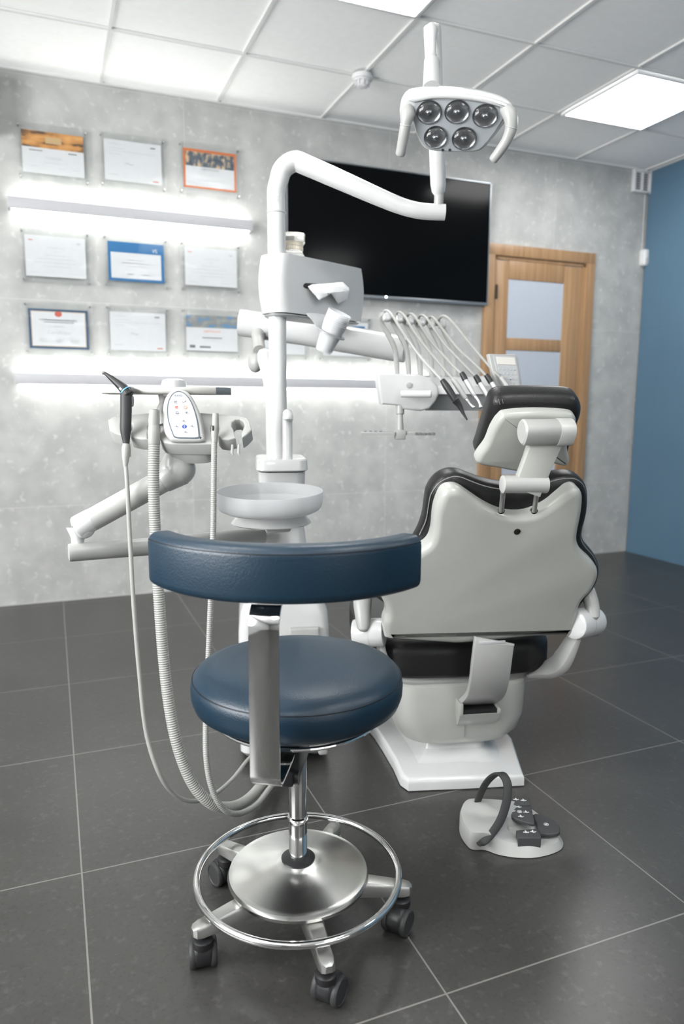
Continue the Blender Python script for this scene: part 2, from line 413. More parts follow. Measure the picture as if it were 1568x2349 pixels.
# smoke detector
c = V((1.495, 3.485, HC))
t = thing('smoke_detector', c, 'round white smoke detector on the ceiling grid left of the lamp arm', 'smoke detector')
obj('base', MB().lathe([(.05, 0), (.052, -.006), (.05, -.02), (.044, -.024)], c, seg=36), FIXW, t)
m = MB().lathe([(.043, -.022), (.043, -.030), (.030, -.033), (.028, -.05), (.02, -.054)], c, seg=36)
obj('sensor_head', m, FIXW, t)
m = MB()
for k in range(10):
    a = k*math.pi/5; m.box(c+V((.036*math.cos(a), .036*math.sin(a), -.04)), (.004, .010, .018), (V((math.cos(a), math.sin(a), 0)), V((-math.sin(a), math.cos(a), 0)), Z))
obj('vent_fins', m, FIXW, t)

# door
t = thing('door_1', (3.03, YW, 0), None, None); t['kind'] = 'structure'
dx0, dx1, dz = 2.60, 3.462, 2.076
m = MB()
m.box((dx0+.035, YW-.012, dz/2), (.07, .03, dz), bev=.004); m.box((dx1-.035, YW-.012, dz/2), (.07, .03, dz), bev=.004)
m.box(((dx0+dx1)/2, YW-.013, dz-.035), (dx1-dx0, .03, .07), bev=.004)
for x in (dx0+.08, dx1-.08): m.box((x, YW-.003, dz/2-.04), (.02, .02, dz-.08))
m.box(((dx0+dx1)/2, YW-.003, dz-.08), (dx1-dx0-.14, .02, .02))
obj('door_frame', m, OAK, t)
lx0, lx1, lz = 2.69, 3.375, 1.985
m = MB(); fy = YW-.002
px0, px1 = 2.785, 3.222
m.box(((lx0+px0)/2, fy, lz/2), (px0-lx0, .016, lz-.01), bev=.003); m.box(((lx1+px1)/2, fy, lz/2), (lx1-px1, .016, lz-.01), bev=.003)
m.box(((px0+px1)/2, fy, (lz+1.868)/2), (px1-px0, .016, lz-1.868), bev=.003)
for za, zb in ((1.42, 1.50), (.97, 1.05), (.52, .60), (.01, .15)): m.box(((px0+px1)/2, fy, (za+zb)/2), (px1-px0, .016, zb-za), bev=.006)
obj('door_leaf', m, OAK, t)
for za, zb in ((1.50, 1.868), (1.05, 1.42), (.60, .97), (.15, .52)):
    obj('glass_pane', MB().box(((px0+px1)/2, YW-.002, (za+zb)/2), (px1-px0, .006, zb-za)), DOORGLASS, t)
for z in (1.78, .28): obj('hinge', MB().lathe([(.006, -.045), (.007, -.04), (.007, .04), (.006, .045)], (2.683, YW-.03, z), seg=12), mat('dark_metal', (.05, .045, .04), .4, metal=.8), t)

# grille, cable, motion sensor, corner
c = V((3.828, YW, 2.578)); t = thing('vent_grille', c, 'white ventilation grille high in the back right corner', 'vent')
m = MB(); w, h = .155, .145
for s in (-1, 1): m.box(c+V((s*(w/2-.009), -.014, 0)), (.018, .028, h), bev=.003); m.box(c+V((0, -.014, s*(h/2-.008))), (w-.03, .026, .016), bev=.002)
m.box(c+V((0, -.014, 0)), (.01, .026, h-.02)); obj('frame', m, FIXW, t)
obj('backing', MB().box(c+V((0, -.003, 0)), (w-.03, .004, h-.03)), MGREY, t)
for k in range(8):
    z = c.z-.056+k*.016; obj('louvre', MB().box((c.x, YW-.014, z), (w-.034, .014, .0035), (X_, V((0, .8, .6)), V((0, -.6, .8)))), FIXW, t)
m = MB().tube([(3.872, YW-.004, 2.51), (3.874, YW-.004, 2.13)], .002, 8); tag(obj('sensor_cable', m, PLAINW, at=(3.872, YW, 2.13)), 'thin pale cable running down the corner below the vent grille', 'cable')
c = ony(1481, 591, YW-.03); t = thing('motion_sensor', (c.x, YW, c.z), 'small white rounded motion sensor at the corner of the blue wall', 'motion sensor')
fr = Fr((c.x, YW, c.z), X_, Z)
obj('housing', MB().pillow(rrect(-.028, -.056, .028, .056, .018), fr, .045, .016), FIXW, t)
obj('lens', MB().pillow(rrect(-.019, -.046, .019, 0, .012), fr, .006, .005, w0=.043), WHITE, t)

# air conditioner at left edge
t = thing('air_conditioner', (-.56, YW, 2.44), 'white air conditioner end just showing at the left edge of the photo', 'air conditioner')
obj('housing', MB().box((-.575, YW-.10, 2.46), (.80, .20, .26), bev=.025, segs=4), FIXW, t)
obj('air_flap', MB().box((-.575, YW-.165, 2.335), (.7, .05, .012), bev=.003), LGREY, t)

# TV
t = thing('television', (1.92, YW, 2.04), 'large black wall television, switched off, left of the oak door', 'television')
tx0, tx1, tz0, tz1 = 1.275, 2.60, 1.685, 2.42; ty = YW-.055
obj('housing', MB().box(((tx0+tx1)/2, ty+.02, (tz0+tz1)/2), (tx1-tx0, .035, tz1-tz0), bev=.004), BLACKP, t)
obj('screen', MB().box(((tx0+tx1)/2, ty+.002, (tz0+tz1)/2+.006), (tx1-tx0-.012, .004, tz1-tz0-.03)), SCREENB, t)
m = MB().box(((tx0+tx1)/2, ty-.001, tz0+.008), (tx1-tx0, .012, .018), bev=.003)
for s, x in ((-1, tx0+.003), (1, tx1-.003)): m.box((x, ty, (tz0+tz1)/2), (.006, .01, tz1-tz0))
m.box(((tx0+tx1)/2, ty, tz1-.003), (tx1-tx0, .01, .006)); obj('bezel', m, BEZEL, t)
q = ony(884, 688, ty); obj('standby_light', MB().sphere((q.x, ty-.007, tz0+.012), .0055), mat('standby_led', (1, 1, 1), .4, emit=5), t)
obj('wall_mount', MB().box(((tx0+tx1)/2, YW-.012, 2.05), (.4, .024, .4)), BLACKP, t)

# wall lamps
LEDM = mat('led_strip', (1, 1, 1), .5, emit=5.2, ecol=(.99, 1, .965))
LEDW = mat('lamp_body_white', (.50, .50, .52), .4)
def wall_lamp(x0, x1, z, label):
    t = thing('wall_lamp', ((x0+x1)/2, YW, z), label, 'wall lamp', 'linear wall lamps')
    yc = YW-.045
    m = MB().box(((x0+x1)/2, yc-.02, z), (x1-x0, .012, .055), bev=.003)
    for x in (x0+.006, x1-.006): m.box((x, yc+.012, z), (.012, .055, .055), bev=.003)
    obj('housing', m, LEDW, t)
    obj('diffuser', MB().box(((x0+x1)/2, yc+.013, z+.006), (x1-x0-.026, .05, .05), bev=.006), LEDM, t)
    for x in (x0+.2, x1-.2): obj('bracket', MB().box((x, YW-.004, z), (.05, .01, .03)), LEDW, t)
    return t
wall_lamp(-.14, 1.078, 2.027, 'upper white linear wall lamp between two rows of certificates')
wall_lamp(-.155, 2.22, 1.184, 'lower long white linear wall lamp below the certificates')

# certificates
STAND = mat('standoff_metal', (.35, .35, .34), .25, metal=1)
def cert(cx, cz, style, label, pw=.285, ph=.197, dz=0):
    fr = Fr((cx, YW-.022, cz), X_, Z)
    t = thing('framed_certificate', (cx, YW, cz), label, 'certificate', 'certificates in clear acrylic frames')
    m = MB().pillow(rrect(-.168, -.131, .168, .131, .004), fr, .004, .001)
    m2 = MB().pillow(rrect(-.168, -.131, .168, .131, .004), fr, .003, .001, w0=-.007)
    obj('acrylic_front', m, ACRYL, t); obj('acrylic_back', m2, ACRYL, t)
    for sx in (-1, 1):
        for sz in (-1, 1): obj('standoff', MB().lathe([(.0045, -.022), (.0045, .007), (.003, .009)], fr.pt(sx*.155, sz*.118, 0), fr.n, seg=12), STAND, t)
    s = MB(); mats = [PAPER, INK, FAINT, CERTBLUE, CERTNAVY, CERTOR, SUNSET, CITY, BRIDGE, ORANGE, TAN, REDI]
    u, v = pw/2, ph/2; fr2 = Fr(fr.pt(0, dz, -.003), X_, Z)
    def R(u0, v0, u1, v1, w, mi): s.pillow([V((u0, v0)), V((u1, v0)), V((u1, v1)), V((u0, v1))], fr2, .0003, .0001, w0=w, mi=mi, seg=1)
    R(-u, -v, u, v, 0, 0)
    def line(cu, cv, l, mi=2, h=.002): R(cu-l/2, cv-h/2, cu+l/2, cv+h/2, .0008, mi)
    if style == 'sunset':
        R(-u, .022, u, v, .0005, 6); R(-.035, .045, .04, .075, .001, 10); line(-.08, .008, .06, 1, .004); line(.09, .008, .04, 1, .005)
        s.text('Certificate', fr2, 0, -.022, .018, .0008, 2); line(0, -.045, .09); line(-.09, -.065, .035); line(.04, -.068, .035); line(.10, -.068, .03)
    elif style == 'letter':
        line(-.09, .078, .07); line(.1, .078, .025, 1, .006); line(-.08, .058, .08); line(0, .045, .23); line(-.09, .03, .06)
        s.text('~', fr2, -.02, -.01, .08, .0005, 2); line(-.1, -.07, .05, 2, .003); line(.11, -.085, .03, 11, .005)
    elif style == 'orange':
        R(-u, -v, u, v, .0004, 5); R(-u+.012, .012, u-.012, v-.014, .0008, 7); R(-u+.012, -v+.01, u-.012, .012, .0008, 0)
        s.text('CERTIFICATE', fr2, 0, .0, .016, .0012, 1); line(0, -.02, .12); line(0, -.055, .15, 2, .002); line(0, -.075, .06); line(-.09, -.07, .03)
    elif style == 'plain':
        line(-.115, .075, .02, 11, .004); line(.11, .07, .018, 2, .010)
        for k, l in enumerate((.08, .02, .10, .17, .19, .13)): line(0, .042-k*.018, l)
        line(-.1, -.08, .05); line(.08, -.08, .05)
    elif style == 'blue':
        R(-u, -v, u, v, .0004, 3); R(-u+.014, -v+.014, u-.016, .045, .0008, 0)
        s.text('VS', fr2, .095, .062, .026, .0008, 0)
        for k, l in enumerate((.08, .15, .09)): line(0, .01-k*.016, l)
        line(-.03, -.062, .035, 1, .004); line(.045, -.062, .035, 1, .004)
    elif style == 'navy':
        R(-u, -v, u, v, .0004, 4); R(-u+.012, -v+.011, u-.012, v-.011, .0006, 10); R(-u+.015, -v+.014, u-.015, v-.014, .0008, 0)
        s.pillow(circ(0, .075, .014, 16, .018), fr2, .0003, .0001, w0=.001, mi=11)
        line(0, .045, .18, 10, .004); line(0, .034, .15, 10, .003); line(0, .012, .05)
        s.text('Certificate', fr2, 0, -.018, .026, .0012, 2)
        for q in (-.075, 0, .075): line(q, -.055, .045); line(q, -.065, .03)
    elif style == 'bridge':
        R(-u, .032, u, v, .0005, 8); R(-u, -v, u, .032, .0002, 0)
        s.text('CERTIFICATE', fr2, 0, .012, .016, .0008, 9); line(0, -.022, .11, 1, .005); line(0, -.036, .08); line(-.11, -.07, .03, 1, .016); line(-.04, -.072, .06, 1, .010)
        R(-u, -v, u, -v+.005, .0006, 1)
    elif style == 'bluefoot':
        line(0, .05, .16); line(0, .03, .1); line(-.05, -.08, .13, 3, .014)
    elif style == 'bluehead':
        R(-u+.02, .03, u-.02, v-.02, .0005, 3); line(0, 0, .2); line(0, -.03, .15)
    obj('certificate_sheet', s, mats, t)
for cx_, cz_, st, lb in ((.078, 2.285, 'sunset', 'top row left certificate with an orange sunset picture across its head'),
    (.462, 2.293, 'letter', 'top row middle certificate, plain white letter sheet in acrylic frame'),
    (.860, 2.300, 'orange', 'top row right certificate with orange border and night city picture'),
    (.066, 1.792, 'plain', 'white certificate below the upper wall lamp at its left end'),
    (.460, 1.795, 'blue', 'certificate with bright blue border and white centre, middle row'),
    (.855, 1.797, 'plain', 'white certificate right of the bright blue bordered one'),
    (.063, 1.436, 'navy', 'bottom row left certificate with dark navy border and round seal'),
    (.457, 1.440, 'letter', 'bottom row plain white letter right of the navy bordered certificate'),
    (.853, 1.444, 'bridge', 'bottom row certificate with a bridge picture and beige text area'),
    (1.250, 1.446, 'bluefoot', 'certificate half hidden behind the white arm, just right of the pole'),
    (1.650, 1.446, 'bluehead', 'certificate half hidden below the television, beside the instrument hoses')):
    cert(cx_, cz_, st, lb)

# ================================================================== STOOL
AX = V((.42, 1.275, 0))
t = thing('dental_stool', AX, 'blue leather swivel stool with curved backrest on a chrome five-caster base', 'stool')
A = AX
m = MB().lathe([(.02, .483), (.15, .478), (.183, .481), (.198, .492), (.2035, .508), (.2045, .527), (.2020, .540), (.1965, .548), (.188, .556), (.165, .5645), (.12, .569), (.06, .571), (.004, .571)], A, seg=72)
seat = obj('seat', m, BLUEL, t)
m = MB().tube([A+V((.2005*math.cos(2*math.pi*k/72), .2005*math.sin(2*math.pi*k/72), .5425)) for k in range(72)], .0013, 8, closed=True); obj('seat_seam', m, BLUESEAM, seat)
obj('seat_plate', MB().lathe([(.13, .478), (.135, .482), (.135, .492)], A, seg=40), BLACKP, t)
# lever hoop under the seat
LR = .158; m = MB()
m.tube([A+V((LR*math.cos(a), LR*math.sin(a), .462)) for a in [math.radians(k) for k in range(0, 360, 6)]], .0042, 10, closed=True)
for a in (200, 320, 80): d = V((math.cos(math.radians(a)), math.sin(math.radians(a)), 0)); m.tube([A+d*LR+Z*.462, A+d*.12+Z*.47, A+d*.05+Z*.475], .0035, 8)
obj('lever_ring', m, CHROME, t)
# back bar (chrome strap)
bpt = P(606, 1600, 1.135); bd = V((bpt.x-A.x, bpt.y-A.y, 0)); br = bd.length; bd.normalize(); bw = V((-bd.y, bd.x, 0))
def S(r, z, s=0): return A + bd*r + Z*z + bw*s
path = [S(.03, .446), S(.10, .446), S(br-.035, .446), S(br-.012, .450), S(br-.002, .462), S(br, .48), S(br, .60), S(br-.001, .70), S(br-.004, .722), S(br-.018, .742), S(br-.04, .752)]
m = MB().strap(path, bw, .049, .006, smooth=4, bev=.35); obj('back_bar', m, CHROME, t)
m = MB().box(S(.085, .425), (.11, .06, .062), (bd, bw, Z), bev=.006); m.box(S(.12, .405), (.07, .045, .03), (bd, bw, Z), bev=.004)
m.lathe([(.013, 0), (.013, .05)], S(.135, .40, -.02), bw, seg=16)
obj('mechanism_box', m, BLACKP, t)
# backrest pad : arc
pl, pm, pr = P(341, 1295, 1.20), P(645, 1330, 1.075), P(965, 1295, 1.185)
def circle3(a, b, c):
    ax_, ay, bx, by, cx, cy = a.x, a.y, b.x, b.y, c.x, c.y
    d = 2*(ax_*(by-cy)+bx*(cy-ay)+cx*(ay-by))
    ux = ((ax_**2+ay**2)*(by-cy)+(bx**2+by**2)*(cy-ay)+(cx**2+cy**2)*(ay-by))/d
    uy = ((ax_**2+ay**2)*(cx-bx)+(bx**2+by**2)*(ax_-cx)+(cx**2+cy**2)*(bx-ax_))/d
    return V((ux, uy, 0)), math.hypot(ax_-ux, ay-uy)
bc, bR = circle3(pl, pm, pr)
a0 = math.atan2(pl.y-bc.y, pl.x-bc.x); a1 = math.atan2(pr.y-bc.y, pr.x-bc.x)
if a0 > 0: a0 -= 2*math.pi
if a1 > 0: a1 -= 2*math.pi
zt, zb, th = .8475, .757, .052
def sec(k):  # rounded section; k shrinks for ends
    pts = []
    hz, ht = (zt-zb)/2*k, th/2*k
    for cx, cz, r, s0 in ((ht, hz, .017, 0), (-ht, hz, .02, 90), (-ht, -hz, .015, 180), (ht, -hz, .015, 270)):
        r *= k
        for j in range(6):
            a = math.radians(s0+90*j/5); sx = 1 if cx > 0 else -1; sz = 1 if cz > 0 else -1
            pts.append((cx-sx*r+r*math.cos(a), cz-sz*r+r*math.sin(a)))
    return pts
m = MB(); R = []; N = 44
for i in range(-3, N+4):
    if i < 0: k = (.55, .85, .96)[i+3]; a = a0 + (a1-a0)*(-.004*(-i))
    elif i > N: k = (.96, .85, .55)[i-N-1]; a = a1 + (a1-a0)*(.004*(i-N))
    else: k = 1; a = a0+(a1-a0)*i/N
    d = V((math.cos(a), math.sin(a), 0)); zc = (zt+zb)/2
    R.append([bc + d*(bR-th/2+u) + Z*(zc+v) for u, v in sec(k)])
m.loft(R); back = obj('backrest', m, BLUEL, t)
m = MB(); m.tube([bc+V((math.cos(a), math.sin(a), 0))*(bR-.0017)+Z*(zt-.0115) for a in [a0+(a1-a0)*i/50 for i in range(51)]], .0013, 8); obj('backrest_seam', m, BLUESEAM, back)
am = math.atan2(bd.y, bd.x); m = MB()
m.strap([bc+V((math.cos(a), math.sin(a), 0))*(bR-th-.004)+Z*.757 for a in [am-.42+i*.84/10 for i in range(11)]], Z, .022, .006)
m.box(S(br-.055, .754), (.05, .06, .012), (bd, bw, Z), bev=.002)
obj('backrest_carrier', m, STEEL, t)
# column
m = MB().lathe([(.0185, .15), (.0185, .236), (.0205, .238), (.0205, .243), (.0175, .245), (.0175, .372), (.015, .376)], A, seg=32); obj('column_cover', m, CHROME, t)
obj('gas_piston', MB().lathe([(.0085, .37), (.0085, .44), (.014, .442), (.014, .478)], A, seg=20), STEEL, t)
obj('column_collar', MB().lathe([(.034, .148), (.034, .153), (.021, .160)], A, seg=32), BLACKP, t)
m = MB().lathe([(.10, .108), (.130, .108), (.1395, .112), (.142, .120), (.139, .127), (.1345, .1275), (.128, .1285), (.09, .138), (.05, .147), (.03, .152)], A, seg=72)
SPUN = mat('spun_steel', (.70, .70, .68), .2, metal=1, aniso=.8)
tg = SPUN.node_tree.nodes.new('ShaderNodeTangent'); tg.direction_type = 'RADIAL'; tg.axis = 'Z'; SPUN.node_tree.links.new(tg.outputs[0], SPUN.node_tree.nodes['Principled BSDF'].inputs['Tangent'])
obj('base_disc', m, SPUN, t)
m = MB().tube([A+V((.203*math.cos(2*math.pi*k/90), .203*math.sin(2*math.pi*k/90), .121)) for k in range(90)], .0072, 14, closed=True); obj('foot_ring', m, CHROME, t)
angs = [-23, -95, -167, 121, 49]
yaws = [-52, -50, -8, 20, 70]   # where each wheel axle points
for ka, (ad, ya) in enumerate(zip(angs, yaws)):
    a = math.radians(ad); d = V((math.cos(a), math.sin(a), 0)); w = V((-d.y, d.x, 0))
    m = MB(); rings = []
    for rr, hw, z0, z1 in ((.05, .021, .080, .112), (.13, .0175, .078, .1105), (.185, .0155, .078, .104), (.214, .0155, .079, .100), (.225, .0125, .080, .098), (.230, .006, .082, .095)):
        prof = [(-hw, z0), (hw, z0), (hw, z1-.006), (hw*.8, z1-.001), (hw*.4, z1), (-hw*.4, z1), (-hw*.8, z1-.001), (-hw, z1-.006)]
        rings.append([A+d*rr+w*u+Z*v for u, v in prof])
    m.loft(rings); obj('leg', m, CAST, t)
    s = A+d*.209; y = math.radians(ya); ax_ = V((math.cos(y), math.sin(y), 0)); fo = V((-ax_.y, ax_.x, 0))
    wc = s + fo*.014*(1 if ka != 0 else -1) + Z*.0268
    m = MB(); m.lathe([(.0065, .068), (.0065, .082)], s, seg=14)
    m.lathe([(.0185, .052), (.0195, .056), (.0195, .066), (.015, .069)], s, seg=28)
    m.lathe([(.022, -.018), (.0255, -.015), (.027, -.010), (.027, .010), (.0255, .015), (.022, .018)], wc+Z*.0035, ax_, seg=36)
    cas = obj('caster', m, BLACKP, t)
    for sg in (-1, 1):
        m = MB().lathe([(.006, -.003), (.023, -.0035), (.0258, 0), (.0266, .004), (.0266, .007), (.0246, .0105), (.0212, .0113), (.0198, .0100), (.003, .0104)], wc+ax_*(sg*.0150), ax_*sg, seg=40)
        obj('wheel', m, BLACKR, cas)

# ================================================================== DENTAL CHAIR
CA = math.radians(14)
ER = V((math.cos(CA), -math.sin(CA), 0)); EF = V((math.sin(CA), math.cos(CA), 0))
tc = thing('dental_chair', (1.08, 1.85, 0), 'white dental chair with black upholstery and reclined backrest, seen from behind', 'dental chair')
# base plate on the floor
fl = [onz(x, y) for x, y in ((1201, 1804), (1080, 1811), (936, 1817), (918, 1804), (902, 1768), (879, 1728), (859, 1697), (839, 1673))]
bl = [V((p.x, p.y)) for p in fl] + [V((.93, 2.25)), V((1.02, 2.62)), V((1.12, 2.72)), V((1.35, 2.66)), V((1.42, 2.5)), V((1.38, 2.2))] + [V((onz(1168, 1718).x+.01, onz(1168, 1718).y))]
bl2 = catmull([V((p.x, p.y, 0)) for p in bl], 5, True)
frF = Fr((0, 0, 0), X_, Y_)
pc = P(1062, 1640, 2.1); pc = V((pc.x, pc.y, 0)) + EF*.16
def shrink(pts, k, c, z): return [V((c.x+(p.x-c.x)*k, c.y+(p.y-c.y)*k, z)) for p in pts]
m = MB().pillow([V((p.x, p.y)) for p in bl], frF, .034, .014, w0=.003, seg=4)
m.loft([[V((p.x, p.y, .030)) for p in shrink(bl2, .80, pc, 0)], shrink(bl2, .70, pc, .036), shrink(bl2, .58, pc, .042), shrink(bl2, .50, pc, .055), shrink(bl2, .46, pc, .09)])
obj('base_plate', m, WHITE, tc)
# pedestal body
def rr_ring(c, ex, ey, w, d, r, z, n=6):
    return [V((c.x, c.y, 0)) + ex*p.x + ey*p.y + Z*z for p in rrect(-w/2, -d/2, w/2, d/2, min(r, w/2-.001, d/2-.001), n)]
prc = P(1063, 1700, 2.09); prc = V((prc.x, prc.y, 0))
m = MB(); rings = []
for z, w, b0, r in ((.068, .22, .055, .08), (.074, .27, .03, .09), (.088, .33, .01, .09), (.115, .368, -.003, .08), (.16, .388, -.008, .07), (.24, .394, -.004, .06), (.262, .39, .002, .055), (.268, .38, .01, .05)):
    dd = .50-b0; rings.append(rr_ring(prc + EF*(b0+dd/2), ER, EF, w, dd, r, z))
m.loft(rings); ped = obj('pedestal_cover', m, SHELL, tc)
obj('pedestal_seam', MB().tube([prc+EF*(-.006)+ER*.0+Z*.11, prc+EF*(-.0085)+Z*.15, prc+EF*(-.006)+Z*.2], .0009, 6), MGREY, ped)
# seat cushion
sc = prc + EF*.30
frS = Fr(sc, ER, EF)
sp_ = catmull([V(p) for p in ((-.20, -.285), (0, -.305), (.215, -.285), (.282, -.20), (.29, 0), (.262, .25), (.20, .42), (.13, .80), (0, .83), (-.13, .80), (-.20, .42), (-.255, .25), (-.272, 0), (-.262, -.20))], 5, True)
m = MB().pillow(sp_, frS, .115, .045, w0=.285, seg=6, back=.02); seatc = obj('seat_cushion', m, BLACKL, tc)
def offs(poly, d):
    n = len(poly); out = []
    for i in range(n):
        a = (poly[(i+1) % n]-poly[i-1]).normalized(); out.append(poly[i]+V((-a.y, a.x))*d)
    return out
m = MB(); m.tube([frS.pt(p.x, p.y, .372) for p in offs(sp_, .0055)], .0012, 6, closed=True)
m.tube([frS.pt(p.x, p.y, .394) for p in offs(sp_, .026)], .0012, 6, closed=True)
obj('seat_stitching', m, SEAM, seatc)
m = MB().pillow(catmull([V(p) for p in ((-.21, -.25), (.21, -.25), (.24, 0), (.2, .38), (.11, .78), (-.11, .78), (-.2, .38), (-.24, 0))], 4, True), frS, .03, .008, w0=.262, seg=3)
obj('seat_frame', m, WHITE2, tc)
# backrest plane, reclined
TB = math.radians(20); TU = -EF*math.sin(TB) + Z*math.cos(TB)
fb = Fr(P(1132, 1465, 1.975), ER, TU)
def c3(pts): return [(780+x*.3954, 1080+y*.3954) for x, y in pts]
shell = c3([(575, 190), (605, 132), (650, 112), (705, 118), (770, 160), (850, 213), (940, 255), (1030, 272), (1120, 260), (1215, 215), (1290, 155), (1350, 113), (1395, 116), (1416, 160), (1408, 260), (1384, 385), (1392, 445), (1432, 500), (1480, 545), (1504, 590), (1500, 640), (1468, 705), (1420, 755), (1393, 805), (1375, 880), (1356, 935), (1338, 958), (1180, 970), (1030, 983), (880, 1000), (700, 1014), (600, 1010), (400, 996), (275, 984), (262, 965), (255, 900), (272, 845), (262, 790), (232, 735), (200, 680), (215, 610), (300, 545), (400, 510), (470, 470), (520, 432), (545, 370), (556, 260)])
m = MB().pillow(fb.poly(shell, 3), fb, .045, .021, w0=-.045, seg=6); bs = obj('backrest_shell', m, SHELL, tc)
# cushion in front of (beyond) the shell, wider outline
cush = c3([(452, 395), (490, 300), (505, 205), (520, 130), (570, 62), (640, 28), (705, 28), (770, 52), (850, 80), (940, 98), (1030, 100), (1130, 88), (1230, 52), (1310, 36), (1375, 40), (1425, 75), (1445, 140), (1440, 250), (1412, 370), (1430, 430), (1480, 490), (1508, 550), (1508, 620), (1480, 690), (1430, 750), (1395, 800), (1350, 870), (1270, 900), (1100, 905), (800, 915), (450, 915), (320, 890), (275, 800), (190, 730), (170, 640), (230, 560), (380, 490)])
m = MB().pillow(fb.poly(cush, 3, -.05), fb, .075, .028, w0=-.118, seg=6, back=.028); bcush = obj('backrest_cushion', m, BLACKL, tc)
st = c3([(461, 380), (500, 295), (516, 205), (532, 138), (580, 76), (645, 44), (702, 44), (765, 68), (845, 96), (940, 114), (1030, 116), (1132, 104), (1232, 68), (1312, 52), (1370, 56), (1412, 86), (1430, 145), (1424, 250), (1398, 372), (1416, 436), (1470, 500), (1494, 556)])
m = MB(); pts = [fb.px(x, y, -.046) for x, y in st]; m.tube([fb.pt(p.x, p.y, -.0525) for p in catmull(pts, 4)], .0013, 6)
obj('backrest_stitching', m, SEAM, bcush)
q = fb.px(780+1025*.3954, 1080+353*.3954)
obj('bolt_cap', MB().lathe([(.0085, -.002), (.0085, .0012), (.006, .002)], fb.pt(q.x, q.y), fb.n, seg=24), mat('dark_bolt', (.12, .11, .10), .2, metal=1), bs)
# support arm, steel grey
ma = fb.P(1129, 1466, .0)
m = MB()
pth = [P(1133, 1468, 1.955), P(1131, 1480, 1.955), P(1126, 1520, 1.965), P(1121, 1560, 1.985), P(1113, 1590, 2.015), P(1098, 1606, 2.05), P(1085, 1610, 2.09)]
m.strap(pth, ER, .112, .018, smooth=5, bev=.4)
arm = obj('support_arm', m, WHITE2, tc)
obj('arm_insert', MB().box(P(1128, 1474, 1.945), (.074, .004, .009), (ER, EF, Z), bev=.001), LGREY, arm)
frP = Fr(prc+EF*(-.012), ER, Z)
m = MB(); rg = []
for z, w, dpt in ((.135, .108, .004), (.16, .112, .03), (.185, .118, .052), (.197, .12, .058)):
    cc = frP.px(1092, 1625).x; rg.append([prc + ER*(cc+u) + EF*(.01-(dpt if v else 0)) + Z*z for u, v in ((-w/2, 0), (w/2, 0), (w/2, 1), (-w/2, 1))])
m.loft(rg); m.box(prc+ER*(cc-.055)+EF*(-.022)+Z*.213, (.010, .055, .034), (ER, EF, Z), bev=.002); m.box(prc+ER*(cc+.055)+EF*(-.022)+Z*.203, (.010, .055, .014), (ER, EF, Z), bev=.002)
obj('arm_socket', m, SHELL, tc)
obj('arm_socket_slot', MB().box(prc+ER*cc+EF*(-.02)+Z*.204, (.10, .05, .012), (ER, EF, Z)), BLACKP, tc)
# headrest
TH = math.radians(33); TU2 = -EF*math.sin(TH) + Z*math.cos(TH)
fh = Fr(P(1205, 1070, 1.80), ER, TU2)
hs = [(1130, 990), (1148, 962), (1165, 952), (1230, 948), (1300, 951), (1320, 958), (1323, 975), (1310, 1000), (1303, 1030), (1308, 1058), (1303, 1070), (1290, 1073), (1265, 1068), (1240, 1078), (1205, 1086), (1175, 1084), (1140, 1077), (1108, 1072), (1093, 1064), (1098, 1048), (1117, 1022)]
m = MB().pillow(fh.poly(hs, 3), fh, .030, .014, w0=-.030, seg=5); hsh = obj('headrest_shell', m, SHELL, tc)
hc = [(1094, 1046), (1100, 1018), (1112, 978), (1127, 930), (1142, 914), (1170, 909), (1240, 908), (1305, 910), (1327, 917), (1336, 936), (1333, 960), (1320, 990), (1308, 1030), (1290, 1060), (1200, 1070), (1120, 1062)]
m = MB().pillow(fh.poly(hc, 3, -.035), fh, .075, .03, w0=-.100, seg=6, back=.025); hcu = obj('headrest_cushion', m, BLACKL, tc)
m = MB()
for dx in (0, 8):
    pts = [fh.px(x, y, -.034) for x, y in ((1142+dx, 914), (1147+dx, 930), (1156+dx, 945))]; m.tube([fh.pt(p.x, p.y, -.030) for p in catmull(pts, 4)], .001, 6)
obj('headrest_stitching', m, SEAM, hcu)
# headrest bracket: horizontal barrel, slanted arm, pivot barrel, two rods
b1, b2 = fh.P(1194, 991, .035), fh.P(1304, 990, .035)
m = MB(); R = []
frB = Fr(b1, (b2-b1), TU2); L = (b2-b1).length
prof = catmull([V(p) for p in ((-.030, .018), (-.008, .034), (.02, .034), (.034, .018), (.034, -.015), (.02, -.028), (-.010, -.028), (-.03, -.012))], 4, True)
for u, k in ((0, .86), (.004, 1), (L-.004, 1), (L, .92)): R.append([frB.pt(u, p.y*k*.87, p.x*k*.87) for p in prof])
m.loft(R); hb = obj('headrest_bracket', m, WHITE2, tc)
m = MB(); R = []
for u, k in ((L*.72, 1.03), (L*.735, 1.05), (L+.003, 1.05), (L+.005, .95)): R.append([frB.pt(u, p.y*k*.87, p.x*k*.87) for p in prof])
m.loft(R); obj('bracket_cap', m, WHITE2, hb)
p1, p2 = fh.P(1253, 1005, .035), fb.P(1211, 1112, .03)
m = MB().strap([p1, p1.lerp(p2, .5), p2 - (p1-p2).normalized()*.018], ER, [.078, .072, .070], [.030, .026, .026], smooth=3, bev=.25); obj('headrest_arm', m, SHELL, tc)
v1, v2 = fb.P(1152, 1111, .03), fb.P(1252, 1111, .03)
m = MB().tube([v1, v2], .0215, 28, dome=.15); obj('headrest_pivot', m, WHITE2, tc)
